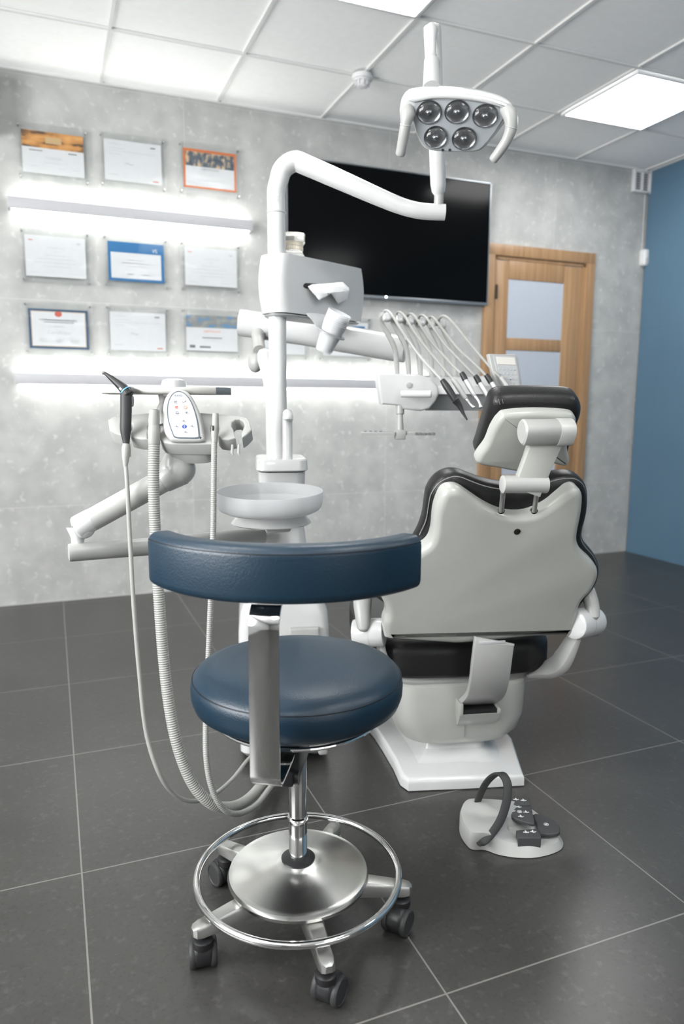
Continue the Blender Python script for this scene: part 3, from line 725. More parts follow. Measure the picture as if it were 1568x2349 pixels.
for x0_, x1_ in ((1154, 1149), (1231, 1225)):
    a_, b_ = fb.P(x0_, 1122, .022), fb.P(x1_, 1172, .004); obj('headrest_rod', MB().tube([a_, b_, b_-TU*.005-fb.n*.012], .0062, 16), STEEL, tc)
    obj('rod_guide', MB().lathe([(.0085, 0), (.0085, .0015)], fb.P(x1_, 1172, .0), fb.n, seg=20), BLACKP, bs)
# armrests
def armrest(h0, h1, rad, pad, mats=(WHITE, WHITE2)):
    m = MB().tube([h0, h0.lerp(h1, .12), h0.lerp(h1, .9), h1], [rad*.93, rad, rad, rad*.95], 30, dome=.12); a_ = obj('armrest', m, mats[0], tc)
    h2 = h0.lerp(h1, .55); m = MB().tube([h2, h2.lerp(h1, .01)], rad*1.008, 30); obj('hub_gap', m, MGREY, a_)
    m = MB(); R = []
    for p, w, d in pad:
        R.append([p+ER*(w*math.cos(2*math.pi*k/20)*(1))+EF*(d*math.sin(2*math.pi*k/20)) for k in range(20)])
    m.loft(R); obj('armrest_pad', m, mats[1], a_)
l0, l1 = P(812, 1452, 2.02), P(880, 1450, 2.0)
armrest(l0, l1, .040, [(P(832, 1447, 1.975), .010, .010), (P(832, 1440, 1.975), .0165, .016), (P(832, 1420, 1.98), .021, .02), (P(831, 1390, 1.99), .025, .022), (P(831, 1360, 2.0), .027, .022), (P(832, 1330, 2.03), .026, .02), (P(833, 1300, 2.10), .02, .018), (P(834, 1292, 2.14), .008, .008)])
r0, r1 = P(1362, 1424, 2.06), P(1315, 1432, 2.0)
armrest(r0, r1, .043, [(P(1361, 1420, 2.005), .008, .01), (P(1360, 1412, 2.005), .0165, .018), (P(1358, 1395, 2.01), .020, .02), (P(1353, 1375, 2.02), .022, .022), (P(1345, 1350, 2.04), .022, .022), (P(1338, 1335, 2.08), .018, .018), (P(1335, 1328, 2.11), .006, .008)])
# side brackets carrying the armrests
m = MB().strap([P(1322, 1452, 2.03), P(1308, 1480, 2.04), P(1288, 1515, 2.06), P(1262, 1532, 2.09), P(1215, 1540, 2.14)], EF, [.05, .06, .07, .07, .05], [.012, .02, .026, .02, .012], smooth=5); obj('side_bracket', m, WHITE2, tc)
m = MB().strap([P(872, 1462, 2.03), P(878, 1500, 2.05), P(905, 1535, 2.10), P(940, 1545, 2.14)], EF, [.05, .06, .07, .05], [.012, .02, .02, .012], smooth=5); obj('side_bracket', m, WHITE2, tc)

# ================================================================== DENTAL UNIT (column, cuspidor, pole)
ub = V((onz(550, 1757).x, onz(550, 1757).y, 0)); uw = .272
uc = ub + ER*(uw/2)
tu = thing('dental_unit', uc+EF*.15, 'white dental unit column with spittoon bowl and tall pole, behind the blue stool', 'dental unit')
m = MB(); rings = []
for z, w, f0, d in ((.02, .25, .015, .36), (.035, .268, .003, .38), (.26, .272, 0, .38), (.40, .268, .0, .36), (.46, .255, .005, .34), (.54, .20, .03, .28), (.62, .15, .075, .22), (.70, .13, .085, .20), (.78, .132, .085, .20), (.84, .136, .075, .21), (.862, .136, .07, .215)):
    rings.append(rr_ring(uc+EF*(f0+d/2), ER, EF, w, d, .03, z, 4))
m.loft(rings); body = obj('column_body', m, WHITE, tu)
m = MB()
for s in (-1, 1):
    for k in (.06, .32): m.lathe([(.014, 0), (.016, .004), (.014, .024)], uc+ER*(s*.09)+EF*k, seg=16)
obj('levelling_foot', m, MGREY, tu)
m = MB().box(uc+EF*(-.006)+ER*.055+Z*.23, (.09, .02, .38), (ER, EF, Z), bev=.008, segs=3); obj('service_cover', m, WHITE2, tu)
m = MB().box(uc+EF*(-.004)+ER*.11+Z*.16, (.03, .03, .27), (ER, EF, Z), bev=.008, segs=3); obj('side_rail', m, WHITE2, tu)
# water block with faucet
wb = uc + EF*.178 + Z*.885
m = MB(); rings = []
for z, w, d in ((-.02, .140, .225), (-.016, .150, .235), (.012, .146, .232), (.016, .140, .226)):
    rings.append([p for p in rr_ring(wb, ER, EF, w, d, .03, wb.z+z, 5)])
m.loft(rings); obj('water_block', m, WHITE, tu)
fx = P(659, 1052, 2.15); ft = P(659, 958, 2.15)
m = MB().tube([fx+V((0, 0, -.012)), fx, fx.lerp(ft, .5), ft, ft+V((0, 0, .008))-EF*.004, ft+V((0, 0, .011))-EF*.016, ft+Z*.004-EF*.03, ft-Z*.006-EF*.033], .0148, 20, smooth=4); obj('faucet', m, WHITE, tu)
# spittoon
bo = P(618, 1150, 1.93); bo.z = 0
z0_ = P(618, 1180, 1.86).z
bt, bb = P(618, 1125, 1.93).z, P(618, 1170, 1.93).z
ra = .1435; BAX = (Z - V((FW.x, FW.y, 0))*.05).normalized()
bo = bo + V((0, 0, 1))*bt - BAX*bt
m = MB().lathe([(.02, bb-.004), (.10, bb-.004), (.122, bb-.002), (.134, bb+.004), (ra-.004, bb+.013), (ra-.001, bb+.025), (ra, bt-.002), (ra-.001, bt), (ra-.004, bt), (ra-.005, bt-.003), (ra-.006, bb+.02), (.125, bb+.006), (.05, bb+.004), (.012, bb+.002)], bo, BAX, seg=72)
obj('spittoon_bowl', m, FROST, tu)
obj('bowl_drain', MB().lathe([(.012, bb+.003), (.014, bb+.008), (.006, bb+.010)], bo, BAX, seg=20), STEEL, tu)
m = MB().lathe([(.05, bb-.05), (.105, bb-.044), (.110, bb-.041), (.108, bb-.038), (.085, bb-.008), (.07, bb-.004)], bo, seg=56); obj('bowl_saucer', m, WHITE, tu)
m = MB().box(bo.lerp(uc+EF*.1, .5)+Z*(bb-.055), (.07, .18, .03), (ER, EF, Z), bev=.01); obj('bowl_bracket', m, WHITE2, tu)
# pole
pp = P(637, 900, 2.2); pole = V((pp.x, pp.y, 0))
zA = .88; FV = Fr(pole, (RT - Z*RT.z).normalized(), Z); zB = FV.P(637, 488).z
m = MB().tube([pole+Z*zA, pole+Z*zB], .0268, 36); obj('pole', m, WHITE, tu)
# hoses inside the column
def corr(pts, r, pitch=.008, amp=.10, sm=14, seg=14, taper=None):
    pts = catmull([V(p) for p in pts], sm); out = []; L = 0; seglen = [0]
    for i in range(1, len(pts)): L += (pts[i]-pts[i-1]).length; seglen.append(L)
    n = int(L/(pitch/4)); j = 0; rad = []
    for i in range(n+1):
        s = L*i/n
        while j < len(pts)-2 and seglen[j+1] < s: j += 1
        t_ = (s-seglen[j])/max(1e-9, seglen[j+1]-seglen[j]); out.append(pts[j].lerp(pts[j+1], min(1, max(0, t_))))
        rad.append(r*(1+amp*math.sin(2*math.pi*i/4+.7)))
    mm_ = MB(); mm_.tube(out, 1., seg); return out, rad
def corr_tube(m, pts, r, **k):
    out, rad = corr(pts, r, **k)
    n = len(out); x = None; R = []; seg = 14
    for i in range(n):
        t_ = (out[min(i+1, n-1)]-out[max(i-1, 0)]).normalized()
        x = frame_of(t_)[0] if x is None else (x-t_*x.dot(t_)).normalized()
        y = t_.cross(x); R.append([out[i]+x*(rad[i]*math.cos(2*math.pi*k_/seg))+y*(rad[i]*math.sin(2*math.pi*k_/seg)) for k_ in range(seg)])
    m.loft(R); return m
m = corr_tube(MB(), [P(684, 1380, 2.12), P(684, 1450, 2.115), P(684, 1560, 2.11), P(684, 1640, 2.11)], .0105); obj('drain_hose', m, HOSE, tu)
m = corr_tube(MB(), [P(650, 1380, 2.12), P(650, 1450, 2.115), P(650, 1560, 2.11), P(650, 1640, 2.11)], .007); obj('drain_hose', m, HOSE, tu)
# delivery column (sculpted post behind the pole)
m = MB(); rings = []
for x, y, w, d in ((632, 1056, .060, .060), (631, 1000, .060, .060), (630, 930, .060, .058), (626, 880, .062, .054), (619, 850, .062, .05), (612, 830, .060, .048), (608, 812, .052, .044), (607, 803, .036, .036), (607, 799, .012, .015)):
    c_ = P(x, y, 2.33); rings.append([c_+ER*(w/2*math.cos(2*math.pi*k/24))+EF*(d/2*math.sin(2*math.pi*k/24)) for k in range(24)])
m.loft(rings); obj('delivery_post', m, WHITE, tu)

# tissue dispenser on the pole
pa, pb = V((pole.x, pole.y, 0)), P(806, 680, 2.39); pb.z = 0
du = (pb-pa).normalized(); dv = Z.cross(du)
if dv.dot(CAM-pa) > 0: dv = -dv
Ld = (pb-pa).length
ttd = thing('tissue_dispenser', pole+Z*1.323, 'glossy white tissue dispenser clamped on the pole, with a slot and a cup holder', 'tissue dispenser')
def dring(k, z, ins=0.):
    u0, u1, h = -.048, Ld+.003, .056
    cu = (u0+u1)/2; hw = (u1-u0)/2*k-ins; hh = h*(1+(k-1)*.6)-ins
    pts = []
    for c0, c1, a0_, rr in ((hw, hh, 0, .03), (-hw, hh, 90, .045), (-hw, -hh, 180, .04), (hw, -hh, 270, .012)):
        rr = min(rr, hh*.95); sx = 1 if c0 > 0 else -1; sy = 1 if c1 > 0 else -1
        for j in range(6):
            a = math.radians(a0_+18*j); pts.append(pa+du*(cu+c0-sx*rr+rr*math.cos(a))+dv*(c1-sy*rr+rr*math.sin(a))+Z*z)
    return pts
zt_, zb_ = 1.494, 1.327
m = MB(); R = []
for i in range(15):
    v = i/14; k = .935+.075*math.sin(math.pi*(v*.9+.03)); R.append(dring(k, zb_+(zt_-zb_)*v))
R0 = [dring(.90, zb_+.03, .02), dring(.925, zb_-.0005, .012)]
m.loft(R0+R+[dring(.92, zt_+.003, .006)]); disp = obj('dispenser_housing', m, WHITE, ttd)
m = MB(); m.loft([dring(.93, zb_-.002, .006), dring(.935, zb_-.006, .003), dring(.93, zb_-.010, .007)]); obj('bottom_rim', m, LGREY, ttd)
# slot on front face (front = -dv side)
fd = Fr(pa+du*(Ld*.5)-dv*.0585+Z*1.41, du, Z)
if fd.n.dot(CAM-pa) < 0: fd = Fr(fd.o, -du, Z)
slot = fd.poly([(696, 655), (700, 650), (712, 650), (790, 655), (797, 662), (792, 672), (760, 670), (712, 663), (699, 660)], 3)
m = MB().pillow(slot, fd, .0025, .001, w0=-.001, seg=2); obj('slot', m, DARKIN, disp)
# paper tissue
T3 = lambda x, y, w: fd.P(x, y, w)
m = MB()
rows = [[(706, 657, .002), (716, 652, .004), (745, 650, .003), (786, 647, .004), (800, 660, .010)],
        [(708, 660, .008), (724, 662, .018), (750, 661, .026), (784, 655, .024), (801, 668, .022)],
        [(710, 663, .012), (728, 676, .022), (757, 672, .034), (788, 668, .032), (799, 676, .024)],
        [(714, 668, .014), (731, 688, .022), (758, 673, .030), (784, 684, .024), (798, 683, .018)],
        [(716, 671, .014), (733, 689.5, .021), (759, 674, .026), (776, 698, .014), (795, 688, .014)]]
G = []
for r_ in rows:
    q_ = [V(q) for q in r_]; G.append([q_[int(k/4)].lerp(q_[min(int(k/4)+1, len(q_)-1)], (k % 4)/4) + V((random.uniform(-.6, .6), random.uniform(-.6, .6), random.uniform(-.002, .002)))*(1 if k % 4 else 0) for k in range(4*(len(q_)-1)+1)])
cols = [[G[int(k/3)][j].lerp(G[min(int(k/3)+1, len(G)-1)][j], (k % 3)/3) for k in range(3*(len(G)-1)+1)] for j in range(len(G[0]))]
vg = [[m.bm.verts.new(T3(*p)) for p in c] for c in cols]
for i in range(len(vg)-1):
    for j in range(len(vg[0])-1): m.face((vg[i][j], vg[i+1][j], vg[i+1][j+1], vg[i][j+1]))
ts = obj('paper_tissue', m, TISSUE, at=T3(750, 660, 0)); so = ts.modifiers.new('s', 'SOLIDIFY'); so.thickness = .0006
tag(ts, 'crumpled white tissue pulled out of the dispenser slot', 'tissue')
# cup holder
ca, cb = P(741, 806, 2.07), P(777, 722, 2.03)   # cup axis
cax = (cb-ca).normalized(); cm = ca.lerp(cb, .50)
m = MB().lathe([(.0325, -.0018), (.0425, -.0018), (.0430, 0), (.0425, .0018), (.0325, .0018)], cm, cax, seg=40, cap=False)
frc = Fr(P(725, 740, 2.11), RT, UP)
m.pillow(frc.poly([(701, 719), (725, 719), (752, 725), (744, 742), (738, 757), (741, 771), (733, 765), (724, 750), (714, 733)], 2), frc, .006, .002, w0=-.003, seg=2); obj('cup_holder', m, mat('holder_grey', (.27, .275, .28), .3), ttd)
cup = MB().lathe([(.004, 0), (.0235, 0), (.0245, .002), (.0345, .085), (.0358, .0865), (.0345, .0875), (.0336, .085), (.0238, .003), (.004, .002)], ca, cax, seg=36)
cup0 = obj('plastic_cup', cup, CUPM, at=ca); 
CL = ['lowest clear plastic cup hanging through the holder ring', 'clear plastic cup second from the bottom of the tilted stack', 'clear plastic cup third from the bottom of the tilted stack', 'clear plastic cup in the middle of the tilted stack', 'clear plastic cup third from the top of the tilted stack', 'clear plastic cup second from the top of the tilted stack', 'topmost clear plastic cup, its open rim tilted to the right']
cups = [cup0]
for k in range(1, 7):
    c_ = cup0.copy(); COL.objects.link(c_); c_.location = cup0.location + cax*(.0052*k); cups.append(c_)
for c_, l_ in zip(cups, CL): tag(c_, l_, 'cup', 'stacked clear plastic cups')
# jaw model
jp = P(672, 600, 2.2); jp.z = zt_+.004
tj = thing('dental_model', jp, 'small clear resin jaw model with cream teeth standing on the tissue dispenser', 'dental model')
def jaw(z0, z1, flip):
    m = MB(); R = []
    base = [V(p) for p in ((-.036, -.012), (-.03, -.030), (-.012, -.040), (.012, -.040), (.030, -.030), (.036, -.012), (.034, .024), (.014, .030), (-.014, .030), (-.034, .024))]
    for z, k in ((z0, .93 if not flip else 1.0), (z0+(z1-z0)*.3, .97), (z0+(z1-z0)*.6, .84 if not flip else .98), (z1, .80 if not flip else 1.0)):
        R.append([jp+ER*(p.x*k)+EF*(p.y*k)+Z*z for p in base])
    m.loft(R); return m
obj('lower_jaw', jaw(0, .022, False), CLEAR, tj)
obj('upper_jaw', jaw(.045, .070, True), CLEAR, tj)
for row, zc in (('lower', .027), ('upper', .040)):
    for k in range(14):
        a = math.radians(200+k*140/13); rr = V((.029*math.cos(a), .034*math.sin(a)+.004))
        obj('tooth', MB().box(jp+ER*rr.x+EF*rr.y+Z*zc, (.006, .007, .013), (ER*math.sin(a)-EF*math.cos(a)*-1 if False else ER, EF, Z), bev=.0022), TOOTH, tj)

# ================================================================== OPERATING LAMP
lb = pole+Z*zB
tl = thing('operating_lamp', lb, 'white dental operating lamp with five lenses on a bent arm above the chair', 'dental lamp')
pts = [(637, 488), (637, 470), (637, 440), (639, 415), (646, 392), (660, 377), (678, 370), (700, 378), (760, 404), (830, 435), (890, 461), (918, 472), (945, 480), (975, 485), (1020, 487)]
ds = [0]*7+[.003, .01, .018, .024, .027, .03, .03, .03]
bp_ = [FV.P(x, y, d) for (x, y), d in zip(pts, ds)]
for k in range(3): bp_[k] = V((pole.x, pole.y, bp_[k].z))
m = MB().tube(bp_, [.0270, .0270, .0276, .0280, .0289, .0289, .0289, .0286, .0278, .0259, .0240, .0230, .0226, .0226, .0226], 30, smooth=5, dome=0.)
obj('bent_arm', m, WHITE, tl)
m = MB().lathe([(.0272, -.003), (.0283, -.002), (.0283, .001), (.0272, .002)], lb, seg=40); obj('joint_ring', m, LGREY, tl)
frk = Fr(P(626, 462, 2.17), RT, Z); m = MB()
for k, (u, v, w_, h_) in enumerate(((.009, .009, .007, .004), (-.004, .004, .006, .002), (.008, .001, .008, .0015), (-.004, -.004, .008, .0012), (.009, -.004, .006, .0012), (-.003, -.008, .007, .001), (.009, -.008, .008, .001))):
    dd = math.sqrt(max(1e-6, .0292**2-(u-.012+.0125)**2)); 
    c_ = FV.P(637, 462); q = c_ + RT*(u-.008) + Z*v + FV.n*(math.sqrt(.0279**2-(u-.008)**2)+.0002)
    m.box(q, (w_, .0006, h_), (FV.ex, -FV.n, Z))
obj('type_label', m, FAINT, tl)
j0 = FV.P(1005, 474, .03)
m = MB().tube([j0, FV.P(1006, 455, .03), FV.P(1006, 425, .032)], [.0135, .0135, .014], 22, dome=.3); obj('elbow_joint', m, WHITE2, tl)
s0, s1 = FV.P(1005, 440, .032), P(991, 66, 1.93)
m = MB(); dd = (s1-s0).normalized()
m.tube([s0-dd*.008, s0, s0+dd*.02, s0.lerp(s1, .3), s0.lerp(s1, .7), s1-dd*.02, s1], [.013, .019, .0222, .0222, .0225, .0235, .0235], 30, dome=.55); sa = obj('spring_arm', m, WHITE, tl)
n0, n1 = P(991, 92, 1.89), P(989, 204, 1.83)
m = MB().tube([s1-FW*.0, P(991, 75, 1.905), n0, P(991, 122, 1.875), P(990, 136, 1.87), P(990, 145, 1.867), P(989, 190, 1.84), n1], [.016, .014, .0095, .0095, .015, .0215, .022, .0225], 26); obj('swivel_neck', m, WHITE, tl)
# head
hp = P(1045, 270, 1.80)
hn = (CAM-hp).normalized(); hu = (Z - hn*Z.dot(hn)).normalized(); hu = (hu*math.cos(.15)+hn*math.sin(.15)).normalized()
hr = hu.cross(hn).normalized(); hr = (hr*math.cos(.03)-hu*math.sin(.03)).normalized()
fl_ = Fr(hp, hr, hu)
out = [(916, 262), (919, 232), (928, 215), (945, 206), (990, 201), (1045, 202), (1100, 209), (1145, 221), (1172, 236), (1180, 258), (1178, 272), (1160, 280), (1135, 312), (1110, 340), (1088, 349), (1040, 350), (988, 346), (966, 333), (952, 300), (944, 276), (925, 275)]
m = MB().pillow(fl_.poly(out, 3), fl_, .052, .010, w0=-.050, seg=5, back=.022); head = obj('lamp_head', m, WHITE, tl)
face = [(950, 236), (960, 230), (1050, 229), (1110, 236), (1158, 250), (1159, 262), (1135, 302), (1106, 337), (1086, 346), (1040, 347), (990, 343), (970, 330), (955, 300), (948, 260)]
m = MB().pillow(fl_.poly(face, 2), fl_, .006, .003, w0=.0, seg=3); obj('lamp_face', m, LAMPF, head)
brow = [(938, 222), (990, 212), (1050, 213), (1110, 221), (1160, 236), (1168, 246), (1158, 248), (1108, 234), (1050, 226.5), (990, 226), (948, 234)]
m = MB().pillow(fl_.poly(brow, 2), fl_, .012, .005, w0=.0, seg=3); obj('brow_trim', m, WHITE, head)
for k, (x, y, rx, ry) in enumerate(((984, 257, .0325, .0275), (1048, 256, .0325, .0275), (1112, 265, .0325, .0275), (999, 314, .031, .0270), (1064, 317, .032, .0275))):
    q = fl_.px(x, y); m = MB()
    def el(k_, w, n=32): return [fl_.pt(q.x+rx*k_*math.cos(2*math.pi*j/n), q.y+ry*k_*math.sin(2*math.pi*j/n), w) for j in range(n)]
    m.loft([el(.97, .0052), el(.97, .0066), el(.88, .0069), el(.80, .0066), el(.60, .0064), el(.35, .0063), el(.05, .0062)], cap0=False)
    rf = obj('lens', m, mat('lens_reflector', (.30, .305, .31), .2, metal=.9), head)
    m = MB(); m.loft([el(.98, .0062), el(.97, .0085), el(.88, .0135), el(.68, .0175), el(.4, .0195), el(.05, .020)]); obj('lens_dome', m, GLASSL, rf)
    m = MB().sphere(fl_.pt(q.x, q.y, .0095), .0065, sc=(1.3, 1, .6), ax=(fl_.ex, fl_.ey, fl_.n)); obj('bulb_cap', m, REFLECT, rf)
m = MB()
for x in (1015, 1031): q = fl_.px(x, 343); m.lathe([(.0035, 0), (.0035, .001)], fl_.pt(q.x, q.y, .006), fl_.n, seg=12)
obj('sensor_holes', m, DARKIN, head)
for pts_, rr_ in (([(938, 240, -.02), (934, 262, .012), (930, 285, .022), (925, 315, .022), (918, 353, .018)], [.010, .019, .0135, .0135, .0125]),
                 ([(1150, 246, -.01), (1168, 262, .012), (1172, 290, .022), (1163, 318, .024), (1148, 343, .022), (1131, 366, .018)], [.012, .018, .0150, .0130, .0125, .0115])):
    m = MB().tube([fl_.P(x, y, w) for x, y, w in pts_], rr_, 22, smooth=5, dome=.5); hd = obj('handle', m, WHITE2, tl)
    i_ = 2; a_, b_ = fl_.P(*pts_[2][:2], pts_[2][2]), fl_.P(*pts_[3][:2], pts_[3][2])
    m = MB().lathe([(rr_[2]+.0006, 0), (rr_[2]+.0012, .001), (rr_[2]+.0006, .002)], a_, (b_-a_), seg=28); obj('grip_ring', m, LGREY, hd)

# ================================================================== INSTRUMENT DELIVERY TABLE
D0 = 2.46
td = thing('instrument_table', P(1000, 930, 2.3), 'white instrument delivery table with six whip arms on a thick white arm', 'instrument table')
m = MB().tube([P(549, 740, D0), P(560, 741.5, D0), P(700, 762, D0+.0), P(900, 797, D0-.04), P(930, 802, D0-.05)], [.0445, .0455, .0455, .045, .043], 36, dome=.05); ar = obj('delivery_arm', m, WHITE, td)
obj('arm_screw', MB().lathe([(.004, 0), (.004, .002)], P(603, 762, D0-.045), (CAM-P(603, 762, D0)), seg=12), MGREY, ar)
m = MB().tube([P(593, 765, 2.44), P(592, 782, 2.42), P(595, 805, 2.37)], [.026, .020, .021], 24, smooth=4); m.sphere(P(585, 832, 2.38), .033, sc=(.75, 1, 1.0)); obj('shoulder_joint', m, WHITE2, td)
# head body: side plate + main body
hf = Fr(P(935, 900, 2.22), ER, Z)
side = [(865, 856), (960, 858), (985, 866), (1004, 884), (1008, 902), (1000, 920), (985, 938), (965, 943), (925, 938), (918, 930), (876, 927), (868, 885)]
m = MB().pillow(hf.poly(side, 0), hf, .05, .008, w0=-.05, seg=4); sp1 = obj('side_panel', m, WHITE, td)
m = MB(); R = []
for (xa, dA) in ((975, 2.28), (1185, 2.33)):
    R.append([P(xa, y, dA+dy) for y, dy in ((868, .08), (872, .0), (905, -.03), (940 if xa < 1000 else 943, .02), (942, .1), (905, .28), (868, .28))])
m.loft(R); obj('table_body', m, LGREY, td)
m = MB(); R = []
for (xa, dA) in ((965, 2.27), (1190, 2.32)):
    R.append([P(xa, y, dA+dy) for y, dy in ((862, .10), (866, .02), (885, -.03), (904, -.035), (906, .0), (906, .1))])
m.loft(R); obj('holder_rail', m, WHITE, td)
a_, b_ = P(920, 904, 2.19), P(988, 904, 2.17)
m = MB().tube([a_, b_], .0105, 20, dome=.2); obj('grab_handle', m, WHITE, td)
q = hf.px(938, 884); obj('round_knob', MB().lathe([(.009, 0), (.009, .003), (.006, .004)], hf.pt(q.x, q.y), hf.n, seg=24), WHITE2, sp1)
# display
fdp = Fr(P(1155, 855, 2.2), (ER+EF*.25), Z*.96+EF*.28)
m = MB().pillow(fdp.poly([(1120, 811), (1182, 812), (1187, 818), (1199, 893), (1195, 900), (1150, 897), (1136, 880)], 0), fdp, .014, .005, w0=-.014, seg=3); dsp = obj('display_panel', m, WHITE2, td)
m = MB().pillow(fdp.poly([(1130, 816), (1181, 818), (1193, 893), (1148, 890)], 0), fdp, .001, .0005, w0=0, seg=1); obj('display_face', m, LGREY, dsp)
m = MB().pillow(fdp.poly([(1137, 819), (1179, 821), (1182, 838), (1140, 836)], 0), fdp, .001, .0005, w0=.001, seg=1); obj('lcd', m, LCD, dsp)
for r_ in range(3):
    for c_ in range(5):
        x = 1145+c_*9+r_*1.8; y = 846+r_*11+c_*.5; q = fdp.px(x, y); obj('key', MB().pillow(circ(q.x, q.y, .0035, 10, .0045), fdp, .0012, .0004, w0=.001, seg=1), PANELF, dsp)
q = fdp.px(1183, 880); obj('dial_mark', MB().pillow(circ(q.x, q.y, .008, 16, .009), fdp, .001, .0004, w0=.001, seg=1), LGREY, dsp)
q = fdp.px(1170, 871); obj('blue_key', MB().pillow(circ(q.x, q.y, .002, 8), fdp, .001, .0004, w0=.001, seg=1), BLUEI, dsp)
# whip arms
WT = [(883, 714), (912, 717), (937, 721), (964, 724), (985, 728), (1010, 730)]
for k, (tx, ty_) in enumerate(WT):
    bx = 908+k*26.5; dd = 2.30+.012*k
    m = MB().strap([P(bx+3, 868, dd), P(bx, 820, dd), P(bx-5, 795, dd-.005), P(bx-18, 768, dd-.01), P(bx-34, 740, dd-.02), P(tx-8, ty_+12, dd-.03), P(tx-1, ty_+5, dd-.04)], ER, [.014, .014, .015, .016, .015, .017, .012], [.020, .020, .016, .014, .014, .016, .010], smooth=5, bev=.5)
    wa = obj('whip_arm', m, WHITE2, td)
    m = MB().box(P(tx+3, ty_+14, dd-.035), (.026, .022, .028), (ER, EF*.9-Z*.4, Z*.9+EF*.4), bev=.007, segs=3); obj('hose_guide', m, WHITE, wa)
# tray below
q0 = P(915, 930, 2.24)
m = MB().tube([P(917, 928, 2.24), P(917, 950, 2.24)], .013, 18); m.tube([P(917, 948, 2.24), P(917, 1003, 2.24)], [.0085, .013], 18)
m.box(P(917, 997, 2.24), (.032, .03, .03), (ER, EF, Z), bev=.004); obj('tray_post', m, WHITE2, td)
zt1 = P(860, 995, 2.2).z
m = MB().pillow([V(p) for p in ((-.125, -.018), (-.02, -.018), (-.02, .03), (-.12, .03))], Fr(P(917, 995, 2.24), ER, EF), .010, .004, w0=-.004); m.pillow([V(p) for p in ((.02, -.028), (.105, -.028), (.105, .03), (.02, .03))], Fr(P(917, 995, 2.24), ER, EF), .012, .004, w0=-.004)
hold = obj('tray_holder', m, WHITE2, td)
frt = Fr(P(917, 995, 2.24), ER, EF)
for k in range(5): q = frt.pt(.045+k*.013, -.03, .002); obj('tray_slot', MB().box(q, (.007, .004, .007), (ER, EF, Z)), MGREY, hold)
for k in range(4): q = frt.pt(-.11+k*.016, -.005, .0075); obj('tray_slot', MB().box(q, (.007, .010, .004), (ER, EF, Z)), MGREY, hold)
# handpieces with hoses
HG = 'handpieces hanging in the instrument table'
def handpiece(k, hose, body, label, mats, rad, tip=None, collar=None):
    t = thing('dental_handpiece', P(*body[-1]), label, 'dental instrument', HG)
    obj('hose', MB().tube([P(*q) for q in hose], .0042, 12, smooth=6), HOSE if k else WHITE2, t)
    obj('grip', MB().tube([P(*q) for q in body], rad, 18, smooth=4, dome=.3), mats[0], t)
    if collar: obj('collar', MB().tube([P(*q) for q in collar], [.0072, .0085, .0085], 16, smooth=2), BLACKP, t)
    if tip: obj('tip', MB().tube([P(*q) for q in tip[0]], tip[1], 14, smooth=3, dome=.3), mats[1], t)
SILV = mat('satin_handpiece', (.50, .51, .51), .34, metal=.35)
handpiece(0, [(878, 722, 2.27), (884, 712, 2.25), (898, 722, 2.22), (925, 765, 2.17), (965, 820, 2.12), (1000, 858, 2.09), (1016, 876, 2.08)], [(1014, 872, 2.08), (1028, 893, 2.075), (1048, 925, 2.07)], 'black ultrasonic handpiece with pointed tip, leftmost on the instrument table', (BLACKP, BLACKP), [.008, .0105, .0105, .0085], ([(1044, 918, 2.068), (1053, 930, 2.068), (1062, 948, 2.065), (1071, 963, 2.06)], [.0115, .008, .0045, .0022]))
handpiece(1, [(905, 726, 2.28), (914, 716, 2.26), (928, 726, 2.23), (952, 765, 2.18), (1000, 825, 2.14), (1040, 872, 2.10)], [(1038, 870, 2.10), (1052, 890, 2.095), (1068, 915, 2.09)], 'pale syringe handpiece with thin curved tip beside the black one', (WHITE2, STEEL), [.007, .0085, .007], ([(1068, 915, 2.09), (1078, 928, 2.088), (1087, 935, 2.085)], [.005, .004, .005]))
handpiece(2, [(930, 730, 2.29), (940, 720, 2.27), (954, 730, 2.24), (985, 780, 2.20), (1030, 830, 2.15), (1062, 862, 2.12)], [(1064, 866, 2.12), (1074, 884, 2.115), (1088, 908, 2.11)], 'silver handpiece with black collar and round head, third from the left', (SILV, STEEL), [.007, .0082, .0065], ([(1088, 908, 2.11), (1098, 922, 2.105), (1102, 935, 2.10)], [.0052, .004, .006]), [(1058, 855, 2.122), (1062, 862, 2.12), (1067, 872, 2.118)])
handpiece(3, [(957, 733, 2.30), (966, 723, 2.28), (982, 735, 2.25), (1020, 790, 2.21), (1065, 838, 2.17), (1094, 868, 2.14)], [(1096, 872, 2.14), (1108, 892, 2.135), (1122, 914, 2.13)], 'silver handpiece with black collar, fourth from the left in the row', (SILV, STEEL), [.007, .0082, .0065], ([(1122, 914, 2.13), (1130, 925, 2.125), (1138, 940, 2.12)], [.0055, .0048, .005]), [(1089, 862, 2.142), (1094, 869, 2.14), (1099, 879, 2.138)])
handpiece(4, [(978, 737, 2.31), (988, 727, 2.29), (1003, 740, 2.26), (1045, 795, 2.22), (1088, 835, 2.19), (1118, 866, 2.16)], [(1122, 870, 2.16), (1134, 890, 2.155), (1148, 912, 2.15)], 'silver handpiece with black collar nearest to the display, behind the headrest', (SILV, STEEL), [.007, .0082, .0065], None, [(1114, 860, 2.162), (1120, 868, 2.16), (1126, 878, 2.158)])
handpiece(5, [(1002, 740, 2.32), (1014, 725, 2.30), (1034, 736, 2.27), (1075, 785, 2.23), (1120, 838, 2.20), (1150, 870, 2.18)], [(1148, 866, 2.18), (1162, 886, 2.175), (1178, 910, 2.17)], 'white handpiece on the rightmost hose, in front of the display', (WHITE2, STEEL), [.0065, .008, .007])

